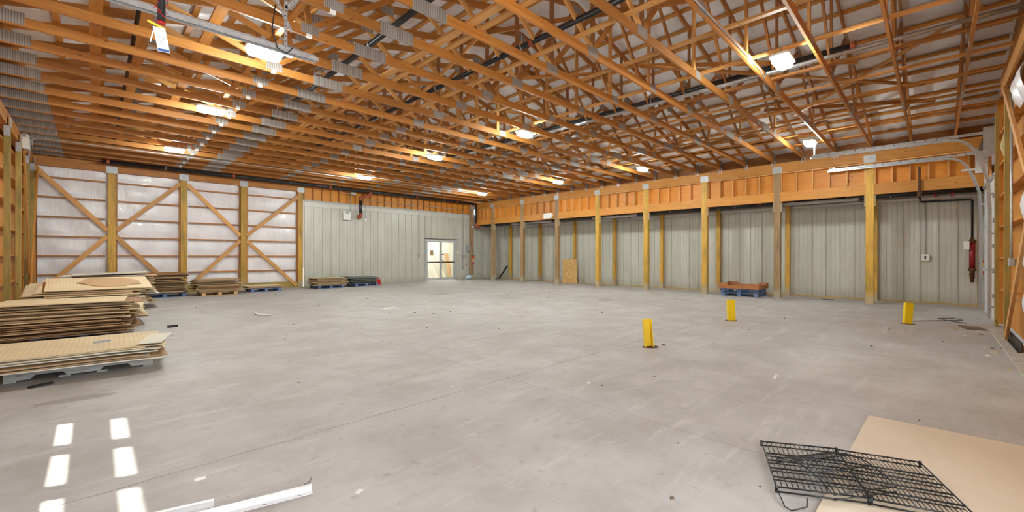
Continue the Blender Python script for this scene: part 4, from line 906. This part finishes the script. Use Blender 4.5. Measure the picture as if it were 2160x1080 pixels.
# ------------------------------------------------------------------ pallets and sheet stacks
def pallet(x, y, z, lx, ly, mat, label, rz=0.0, group=None, style='block'):
    t_ = thing('pallet', label, 'pallet', (x, y, z), group); H = 0.14
    def P(nm, x0, x1, y0, y1, z0, z1, g):
        m = MB(); m.mat(mat); m.box(x+x0, x+x1, y+y0, y+y1, z+z0, z+z1, g); m.build(nm, t_)
    n = 7; wd = 0.1
    if style == 'block':
        for i in range(n):
            c_ = -ly/2+wd/2+(ly-wd)*i/(n-1); P('deck_board', -lx/2, lx/2, c_-wd/2, c_+wd/2, 0.122, 0.14, 0)
        for c_ in (-lx/2+0.06, 0, lx/2-0.06):
            P('stringer_board', c_-0.05, c_+0.05, -ly/2, ly/2, 0.103, 0.121, 1)
            for d_ in (-ly/2+0.07, 0, ly/2-0.07): P('block', c_-0.055, c_+0.055, d_-0.07, d_+0.07, 0.019, 0.102, 1)
        for d_ in (-ly/2+0.05, 0, ly/2-0.05): P('base_board', -lx/2, lx/2, d_-0.05, d_+0.05, 0.0, 0.018, 0)
    else:
        for i in range(n):
            c_ = -lx/2+wd/2+(lx-wd)*i/(n-1); P('deck_board', c_-wd/2, c_+wd/2, -ly/2, ly/2, 0.122, 0.14, 1)
        for d_ in (-ly/2+0.02, 0, ly/2-0.02):
            m = MB(); m.mat(mat); yy = y+d_-0.02; a = x-lx/2; b = x+lx/2; q = lx/10
            m.prism([(a, yy, z+0.02), (a+1.6*q, yy, z+0.02), (a+1.9*q, yy, z+0.065), (a+3.6*q, yy, z+0.065), (a+3.9*q, yy, z+0.02), (b-3.9*q, yy, z+0.02), (b-3.6*q, yy, z+0.065), (b-1.9*q, yy, z+0.065), (b-1.6*q, yy, z+0.02), (b, yy, z+0.02), (b, yy, z+0.121), (a, yy, z+0.121)], 0, 2, (0, 0.04, 0)); m.build('notched_stringer', t_)
        for c_ in (-lx/2+0.05, -lx/8, lx/8, lx/2-0.05): P('base_board', c_-0.05, c_+0.05, -ly/2, ly/2, 0.0, 0.019, 1)
    t_.rotation_euler.z = rz
    return t_
def sheet_mesh(lx, ly, th, mat, droop, x0, rag=0.0):
    m = MB(); m.mat(mat); nx, ny = 10, 2; pts = []
    for j in range(ny+1):
        for i in range(nx+1):
            px_ = -lx/2+lx*i/nx; py_ = -ly/2+ly*j/ny
            if rag and (i in (0, nx)): px_ += U(-rag, rag)
            if rag and (j in (0, ny)): py_ += U(-rag, rag)*0.6
            e = max(0, abs(px_+x0)-0.5); pts.append((px_, py_, -droop*e*e))
    n = len(pts); m.v = [p for p in pts] + [(p[0], p[1], p[2]+th) for p in pts]
    def add(f): m.f.append(f); m.mi.append(0); m.smooth.append(False); m.uv.extend([(m.v[k][0], m.v[k][1]) for k in f])
    W_ = nx+1
    for j in range(ny):
        for i in range(nx):
            a = j*W_+i; add((a, a+W_, a+W_+1, a+1)); add((n+a, n+a+1, n+a+W_+1, n+a+W_))
    for i in range(nx): add((i, i+1, n+i+1, n+i)); a = ny*W_+i; add((a+1, a, n+a, n+a+1))
    for j in range(ny): a = j*W_; add((a+W_, a, n+a, n+a+W_)); a = j*W_+nx; add((a, a+W_, n+a+W_, n+a))
    return m
def stack(x, y, z0, z1, lx, ly, n, mats, label, group, jx=0.08, jy=0.08, rz=0.0, droop=0.05, jr=0.05, tilt=0.0):
    pitch_ = (z1-z0)/n
    for i in range(n):
        mt = mats[int(R()*len(mats))] if i < n-(5 if tilt else 1) else mats[0]
        l1 = lx*U(0.86, 1.04); l2 = ly*U(0.86, 1.04); ox, oy = U(-jx, jx), U(-jy, jy)
        th = min(pitch_*U(0.5, 0.85), 0.014)
        m = sheet_mesh(l1, l2, th, mt, droop, ox, 0.02 if R() < 0.4 else 0.0)
        o = m.build('cardboard_sheet', origin=(0, 0, 0)); o.location = (x+ox, y+oy, z0+pitch_*i+0.002)
        o.rotation_euler = (U(-1, 1)*pitch_*0.1 + tilt*max(0, (i-n*0.55)/(n*0.45)), U(-1, 1)*pitch_*0.15, rz+U(-jr, jr))
        k_ = n-i; tag(o, ('topmost ' if k_ == 1 else ORD[k_]+' from top, ')+label, 'cardboard sheet', group)
CA, CB, CC, CWh = 'card_a', 'card_b', 'card_c', 'card_w'
pallet(-0.05, 8.0, 0, 1.3, 1.1, 'pallet_grey', 'weathered grey pallet under the lowest cardboard stack nearest the camera', -0.06, style='stringer')
stack(-0.32, 7.75, 0.15, 0.34, 1.95, 1.35, 11, [CA, CA, CB, CWh], 'pale striped sheet in the low stack nearest the camera', 'sheets of the nearest stack', 0.06, 0.08, -0.05, 0.04)
pallet(-0.1, 10.6, 0, 1.25, 1.0, 'pallet_blue', 'blue pallet under the second stack from the camera at the left wall', -0.03)
stack(-0.35, 10.55, 0.15, 0.70, 1.75, 1.25, 32, [CA, CB, CC, CB, CA], 'brown sheet, thick second stack from the camera', 'sheets of the second stack', 0.14, 0.12, -0.04, 0.03, 0.07)
pallet(0.0, 12.4, 0, 1.25, 1.1, 'pallet_blue', 'blue pallet under the third stack at the left wall', 0.04)
stack(-0.05, 12.4, 0.15, 0.90, 1.55, 1.5, 34, [CA, CA, CB, CWh, CC], 'sheet of the tall stack under the torn cardboard', 'sheets of the third stack', 0.16, 0.10, 0.03, 0.03, 0.07, tilt=0.15)
pallet(0.35, 16.0, 0, 1.25, 1.1, 'pallet_blue', 'blue pallet hidden behind the tall third stack')
stack(0.35, 16.0, 0.15, 0.95, 1.7, 1.4, 26, [CWh, CA, CB], 'pale sheet, stack behind the tall third one', 'sheets of the hidden fourth stack', 0.12, 0.1, 0, 0.02)
pallet(1.75, 19.3, 0, 1.2, 1.0, 'pallet_blue', 'blue pallet in front of the second post of the back wall')
stack(1.7, 19.35, 0.15, 0.82, 1.35, 1.15, 34, [CC, CC, CB, CA], 'dark brown sheet, stack by second back post', 'sheets before the second back post', 0.1, 0.08, 0, 0.02, 0.06)
pallet(3.3, 19.0, 0, 1.1, 0.95, 'pallet_wood', 'unpainted wooden pallet by the second X brace of the back wall')
stack(3.25, 19.05, 0.15, 0.58, 1.35, 1.1, 24, [CB, CB, CA, CC], 'brown sheet on the unpainted pallet by the back wall', 'sheets on the unpainted pallet', 0.1, 0.07, 0, 0.03, 0.06)
pallet(4.98, 19.6, 0, 1.1, 0.95, 'pallet_blue', 'blue pallet with only a few sheets by the third back wall post')
stack(4.95, 19.6, 0.15, 0.25, 1.25, 1.0, 5, [CA, CB], 'brown sheet on the nearly empty blue pallet', 'sheets on the nearly empty pallet', 0.05, 0.05, 0, 0.02)
pallet(7.55, 19.55, 0, 1.15, 1.0, 'pallet_blue', 'blue pallet under tan sheets at the left end of the grey siding')
stack(7.55, 19.6, 0.15, 0.48, 1.35, 1.1, 15, [CA, CA, CB], 'tan sheet in the stack at the left end of the grey siding', 'sheets at the siding left end', 0.1, 0.07, 0, 0.03, 0.08)
pallet(9.35, 19.8, 0, 1.15, 1.0, 'pallet_blue', 'blue pallet under grey-green sheets in front of the siding')
stack(9.25, 19.85, 0.15, 0.46, 1.4, 1.05, 14, ['card_g'], 'grey-green sheet in the stack beside the red fuel can', 'grey-green sheets', 0.1, 0.07, 0, 0.02, 0.07)
t_ = thing('fuel_can', 'small red fuel can beside the grey-green stack', 'fuel can', (10.2, 19.95, 0))
m = MB(); m.mat('red'); m.box(10.08, 10.34, 19.85, 20.05, 0.0, 0.25, 2); m.prism([(10.08, 19.85, 0.25), (10.34, 19.85, 0.25), (10.28, 19.88, 0.32), (10.14, 19.88, 0.32)], 0, 2, (0, 0.16, 0)); m.build('can_body', t_)
m = MB(); m.mat('red'); m.tube([(10.12, 19.95, 0.32), (10.16, 19.95, 0.38), (10.26, 19.95, 0.38), (10.3, 19.95, 0.32)], 0.012, 6); m.build('handle', t_)
# torn cardboard on third stack and slipped pieces
m = MB(); m.mat('card_b'); pts = []
for i in range(22):
    a = 2*math.pi*i/22; r_ = U(0.8, 1.1); pts.append((0.27+0.5*r_*math.cos(a), 12.3+0.48*r_*math.sin(a), 0.905+0.165*0.48*r_*math.sin(a)))
m.prism(pts, 0, 1, (0, 0, 0.008)); tag(m.build('torn_cardboard'), 'torn ragged brown cardboard piece on top of the third stack', 'cardboard')
one('plastic_sheet', 'card_w', lambda m: m.obox((0.35, 15.8, 0.975), Vector((1, 0.05, 0.03)).normalized(), Vector((0, 1, 0)), Vector((-0.03, 0, 1)).normalized(), 1.5, 1.1, 0.01), 'whitish sheet lying on top of the hidden fourth stack', 'sheet')
one('white_board', 'card_w', lambda m: m.obox((0.60, 7.45, 0.353), Vector((1, -0.25, 0)).normalized(), Vector((0.25, 1, 0)).normalized(), Vector((0, 0, 1)), 0.24, 0.8, 0.007), 'white board corner sticking out on the nearest stack', 'board')
one('grey_strip', 'grey_box', lambda m: m.beam((0.0, 7.55, 0.362), (0.16, 7.6, 0.362), 0.03, 0.008), 'small grey strip lying on the nearest stack', 'strip')
# stacked blue pallets with brown collars
pallet(17.42, 5.1, 0, 1.1, 1.25, 'pallet_blue', 'lower of two stacked blue pallets between posts of the right row', 0.0, 'stacked blue pallets', style='block')
pallet(17.40, 5.1, 0.141, 1.1, 1.25, 'pallet_blue', 'upper of two stacked blue pallets between posts of the right row', 0.02, 'stacked blue pallets', style='block')
t_ = thing('pallet_collar', 'brown wooden crate frame with notched sides on the stacked blue pallets', 'crate', (17.4, 5.1, 0.283))
cx, cy, z = 17.4, 5.1, 0.285
for x0, x1, y0, y1 in ((cx-0.6, cx-0.575, cy-0.68, cy+0.68), (cx+0.575, cx+0.6, cy-0.68, cy+0.68)):
    m = MB(); m.mat('collar_wood'); m.prism([(x0, y0, z), (x0, y1, z), (x0, y1, z+0.2), (x0, y1-0.3, z+0.2), (x0, y1-0.34, z+0.12), (x0, cy+0.1, z+0.12), (x0, y0+0.34, z+0.12), (x0, y0+0.3, z+0.2), (x0, y0, z+0.2)], 1, 2, (0.025, 0, 0)); m.build('side_board', t_)
for y0 in (cy-0.68, cy+0.655):
    m = MB(); m.mat('collar_wood'); m.prism([(cx-0.575, y0, z), (cx+0.575, y0, z), (cx+0.575, y0, z+0.2), (cx+0.3, y0, z+0.2), (cx+0.26, y0, z+0.13), (cx-0.26, y0, z+0.13), (cx-0.3, y0, z+0.2), (cx-0.575, y0, z+0.2)], 0, 2, (0, 0.025, 0)); m.build('end_board', t_)
# leaning osb sheet and dark boards in lean-to
one('osb_sheet', 'osb', lambda m: (m.obox((18.12, 13.82, 0.655), Vector((0.5, -0.47, 0)).normalized(), Vector((0.12, 0.11, 1)).normalized(), Vector((0.5, -0.47, 0)).normalized().cross(Vector((0.12, 0.11, 1)).normalized()), 0.78, 1.3, 0.012)), 'sheet of strand board leaning in the lean-to, third bay from the back', 'board')
one('leaning_plank', 'dark', lambda m: m.beam((18.45, 19.75, 0.02), (18.6, 19.1, 0.85), 0.1, 0.03, (1, 0, 0)), 'dark plank leaning at the rear post in the far corner of the lean-to', 'plank')
# ------------------------------------------------------------------ bollards
def bollard(x, y, h, w_, lean, label, ang, base=True):
    t_ = thing('bollard', label, 'bollard', (x, y, 0), 'yellow steel stubs in the floor')
    m = MB(); m.mat('yellow'); d = 0.1; th = 0.012
    m.box(x-w_/2, x+w_/2, y+d/2-th, y+d/2, 0, h, 2)
    for s_ in (-1, 1):
        m.box(x+s_*(w_/2)-th/2, x+s_*(w_/2)+th/2, y-d/2, y+d/2, 0, h*(1 if s_ > 0 else 0.985), 2)
    b = m.build('channel', t_)
    m = MB(); m.mat('rust'); pts = [(x+0.13*U(0.8, 1.2)*math.cos(a/10*6.283), y+0.11*U(0.8, 1.2)*math.sin(a/10*6.283), 0.0) for a in range(10)]
    m.prism(pts, 0, 1, (0, 0, 0.008)); r_ = m.build('rusty_base', t_)
    t_.rotation_euler = (lean[0], lean[1], ang)
bollard(6.41, 3.28, 0.45, 0.12, (0, -0.08), 'yellow chipped steel channel stub, nearest of the three to the camera, leaning left', -0.85)
bollard(10.43, 3.31, 0.48, 0.14, (0.0, 0.03), 'yellow steel stub in front of the stacked blue pallets', 2.25)
bollard(12.74, 0.43, 0.47, 0.12, (0, -0.05), 'yellow steel stub with rusty foot closest to the overhead door', 2.0)
# ------------------------------------------------------------------ foreground: tan board, wire shelves, channels
o = MB(); o.mat('tanboard')
o.prism([(5.09, 0.43, 0.0), (2.2, 0.50, 0.0), (2.2, -0.74, 0.0), (5.13, -0.78, 0.0)], 0, 1, (0, 0, 0.012))
tag(o.build('tan_board'), 'large tan board lying flat on the floor in the lower right corner', 'board')
def shelf(c, e1, e2, z, label, nr=6, nw=34, lift=(0, 0), curve=0.0, rr=0.0052, feet=True, t1=0.0):
    """c corner, e1 long-rod direction vector, e2 across"""
    c, e1, e2 = Vector(c), Vector(e1), Vector(e2); c = Vector((c.x, c.y, z))
    t_ = thing('wire_shelf', label, 'wire shelf', (c.x, c.y, z), 'black wire shelves on the tan board')
    def P(u, v_, dz=0): 
        q = c+e1*u+e2*v_; q.z += dz+lift[0]*u+lift[1]*v_+curve*math.sin(math.pi*v_); return q
    m = MB(); m.mat('shelf_wire')
    m.tube([P(0, i/8) for i in range(9)], rr, 6); m.tube([P(1, i/8) for i in range(9)], rr, 6)
    for dz in (0, -0.03): m.tube([P(0, 0, dz), P(1, 0, dz)], rr, 6); m.tube([P(0, 1, dz), P(1, 1, dz)], rr, 6)
    m.build('frame', t_)
    for k in range(1, nr-1):
        v_ = [0, 0.30, 0.46, 0.63, 0.81, 1][k] if nr == 6 else k/(nr-1)
        m = MB(); m.mat('shelf_wire'); m.tube([P(0, v_), P(1, v_)], rr*1.1, 6)
        if curve == 0: m.tube([P(0, v_, -0.02), P(1, v_, -0.02)], rr*0.8, 6)
        m.build('rod', t_)
    m = MB(); m.mat('shelf_wire')
    for k in range(1, nw): m.tube([P(k/nw, i/6, 0.004) for i in range(7)], rr*0.6, 4)
    g = m.build('wire_grid', t_); g['kind'] = 'stuff'
    if feet:
        for u, v_ in ((0, 0), (1, 0), (0, 1), (1, 1)):
            m = MB(); m.mat('shelf_wire'); q = P(u, v_); m.tube([q+Vector((0, 0, 0.008)), q-Vector((0, 0, 0.035))], rr*1.7, 8); m.build('corner_collar', t_)
shelf((3.65, 0.94), (0.23, -0.43, 0), (-0.65, -0.25, 0), 0.055, 'larger left wire shelf lying partly off the tan board', nw=16, lift=(0.01, 0.0))
shelf((3.88, 0.51), (0.17, -0.44, 0), (-0.65, -0.24, 0), 0.06, 'wire shelf lying fully on the tan board', nw=20)
shelf((3.31, 0.76), (0.38, -0.25, 0), (-0.27, -0.35, 0), 0.10, 'smaller bowed wire rack lying across the two shelves', nr=4, nw=17, curve=0.06, rr=0.004, feet=False)
one('wire_loop', 'shelf_wire', lambda m: m.tube([(3.0, 0.69, 0.05), (2.88, 0.62, 0.012), (2.86, 0.58, 0.012), (2.93, 0.52, 0.03), (2.99, 0.53, 0.05)], 0.004, 6), 'bent wire loop at the lower left end of the shelves', 'wire loop')
def channel(p0, p1, wd, label):
    t_ = thing('metal_channel', label, 'metal channel', p0)
    p0, p1 = Vector(p0), Vector(p1); m = MB(); m.mat('track_white'); d = (p1-p0).normalized(); s_ = d.cross(Vector((0, 0, 1)))
    m.beam(p0, p1, wd, 0.003, (0, 0, 1)); m.beam(p0+s_*(-wd/2)+Vector((0, 0, 0.02)), p1+s_*(-wd/2)+Vector((0, 0, 0.02)), 0.003, 0.04, (0, 0, 1))
    m.beam(p0+s_*(-wd/2+0.012)+Vector((0, 0, 0.04)), p1+s_*(-wd/2+0.012)+Vector((0, 0, 0.04)), 0.024, 0.003, (0, 0, 1)); m.build('web', t_)
    m = MB(); m.mat('dark')
    for i in range(3):
        q = p0+(p1-p0)*(0.4+0.25*i); m.obox(q+Vector((0, 0, 0.0025))+s_*0.01, d, s_, Vector((0, 0, 1)), 0.02, 0.004, 0.001)
    m.build('slot', t_)
channel((0.25, 2.92, 0.003), (0.97, 2.74, 0.003), 0.045, 'longer pale metal channel on the floor at the bottom of the picture')
channel((0.22, 3.06, 0.003), (0.50, 2.98, 0.003), 0.035, 'short pale metal channel beside the longer one')
# ------------------------------------------------------------------ small debris
def chip(x, y, s_, mat, label, flat=0.25, name='debris_chip'):
    m = MB(); m.mat(mat); n = 7; r_ = [U(0.6, 1.1) for _ in range(n)]; a0 = U(0, 6)
    lo = [(x+s_*r_[i]*math.cos(a0+i*6.283/n), y+s_*0.7*r_[i]*math.sin(a0+i*6.283/n), 0.0005) for i in range(n)]
    hi = [(x+s_*0.6*r_[i]*math.cos(a0+i*6.283/n), y+s_*0.45*r_[i]*math.sin(a0+i*6.283/n), s_*flat*U(0.7, 1.3)) for i in range(n)]
    for i in range(n): j = (i+1) % n; m.face([lo[i], lo[j], hi[j], hi[i]], [(0, 0)]*4)
    m.face(hi, [(0, 0)]*n); tag(m.build(name), label, 'debris', None); return m
def flatp(x, y, lx, ly, rz, mat, label, name='paper_scrap', cat='scrap', th=0.003):
    c_, s2 = math.cos(rz), math.sin(rz)
    return one(name, mat, lambda m: m.obox((x, y, th/2+0.001), Vector((c_, s2, 0)), Vector((-s2, c_, 0)), Vector((0, 0, 1)), lx, ly, th), label, cat)
flatp(5.9, 10.8, 0.42, 0.16, 0.3, 'chip_white', 'pale flat scrap on the floor in the middle of the hall')
flatp(1.18, 2.54, 0.05, 0.03, 0.5, 'chip_white', 'white scrap right of the metal channels')
flatp(0.5, 3.42, 0.06, 0.04, -0.2, 'paper', 'white folded scrap above the metal channels')
flatp(5.94, 1.38, 0.22, 0.03, 0.15, 'chip_white', 'thin white stick on the floor right of the nearest bollard', 'white_stick', 'stick')
flatp(1.15, 11.02, 0.17, 0.05, 0.3, 'dark', 'black rectangular block on the floor right of the stacks', 'black_block', 'block', 0.04)
flatp(-0.42, 7.1, 0.2, 0.05, 0.5, 'dark', 'short dark tube-like scrap on the floor before the nearest pallet', 'dark_scrap', 'scrap', 0.02)
one('plastic_pipe_piece', 'chip_white', lambda m: (m.tube([(2.86, 11.95, 0.02), (2.87, 11.75, 0.02), (3.05, 11.35, 0.02)], 0.018, 8), m.tube([(2.87, 11.75, 0.02), (2.82, 11.85, 0.08)], 0.018, 8)), 'white branched plastic pipe piece on the floor', 'pipe piece')
one('grey_rod', 'galv', lambda m: m.tube([(0.7, 10.2, 0.012), (1.05, 9.85, 0.012)], 0.01, 6), 'thin grey rod on the floor beside the second stack', 'rod')
one('cable_loop', 'dark', lambda m: m.tube([(13.3, 0.35, 0.01), (13.6, 0.1, 0.01), (13.9, -0.15, 0.01), (14.3, -0.45, 0.01), (14.6, -0.3, 0.01), (14.3, -0.05, 0.01), (13.8, -0.25, 0.02), (13.7, -0.5, 0.01)], 0.008, 6), 'thin dark cable curled on the floor before the overhead door', 'cable')
flatp(12.9, -0.55, 0.5, 0.3, 0.2, 'stone', 'broken dark plate on the floor at the corner of the overhead door', 'broken_plate', 'plate', 0.02)
flatp(17.9, 2.6, 0.35, 0.12, 1.4, 'dark', 'flat dark scrap by the lean-to siding', 'dark_scrap', 'scrap', 0.01)
one('cable_piece', 'dark', lambda m: m.tube([(0.96, 2.86, 0.004), (1.0, 2.87, 0.006), (1.03, 2.92, 0.004)], 0.002, 5), 'short curved black wire right of the metal channels', 'wire')
spots = [(4.09, 2.84, .035, 'chip_white'), (2.88, 3.85, .02, 'chip_white'), (6.72, 3.18, .05, 'rust'), (4.87, 2.42, .025, 'stone'), (1.69, 5.21, .02, 'stone'), (3.57, 3.35, .015, 'stone'), (3.04, 0.79, .014, 'rust'), (3.28, 1.43, .016, 'stone'),
         (12.4, -0.3, .07, 'foam'), (12.1, -0.45, .05, 'foam'), (11.6, -0.4, .05, 'chip_white'), (12.0, -0.62, .06, 'stone'), (11.2, -0.3, .03, 'chip_white'), (10.5, -0.1, .04, 'stone'), (4.6, -0.35, .02, 'dark'), (4.0, -0.2, .012, 'dark'), (4.9, -0.3, .015, 'stone'), (5.3, 0.1, .015, 'dark'), (5.2, -0.55, .02, 'dark')]
for x, y, s_, mt in spots: chip(x, y, s_, mt, None)
for i in range(70):
    x, y = U(1.5, 16.8), U(-0.3, 19.5)
    if y < 0.9 and x < 5.4: continue
    chip(x, y, U(0.012, 0.035)*(1+y*0.04), random.choice(['stone', 'stone', 'chip_white', 'dark', 'rust']), None)
for i in range(22):
    x = U(8.0, 12.5); chip(x, U(-0.84, -0.55) if i % 2 else -0.8, U(0.02, 0.06), random.choice(['foam', 'stone', 'foam', 'chip_white']), None)
LM = [((6.4, 3.3), 'around the nearest bollard'), ((10.4, 3.3), 'around the middle bollard'), ((12.7, 0.4), 'around the bollard by the overhead door'), ((4.2, 0), 'near the wire shelves'),
      ((0.8, 3), 'near the metal channels'), ((15.5, 20), 'near the glass doors'), ((8, 18.5), 'before the back wall stacks'), ((1.5, 9), 'beside the left wall stacks'), ((10.5, -0.8), 'along the near wall curb'),
      ((17, 6), 'by the stacked blue pallets'), ((16.5, 12), 'along the post row'), ((9, 9), 'in the middle of the hall'), ((3.4, 15), 'before the X braced wall'), ((3, 5.5), 'above the floor joint crossing'), ((12.5, 14.5), 'in the far right part of the floor')]
for o in list(col.objects):
    if o.name.startswith('debris_chip'):
        nm = o.data.materials[0].name
        w_ = {'brown_chip': 'brown', 'white_chip': 'white', 'dark_plastic': 'black', 'rust': 'rusty', 'insulation_tuft': 'yellowish'}[nm]
        where = min(LM, key=lambda q: (q[0][0]-o.location.x)**2+(q[0][1]-o.location.y)**2)[1]
        o['label'] = 'small %s bit of debris on the floor %s' % (w_, where); o['group'] = '%s debris bits %s' % (w_, where)
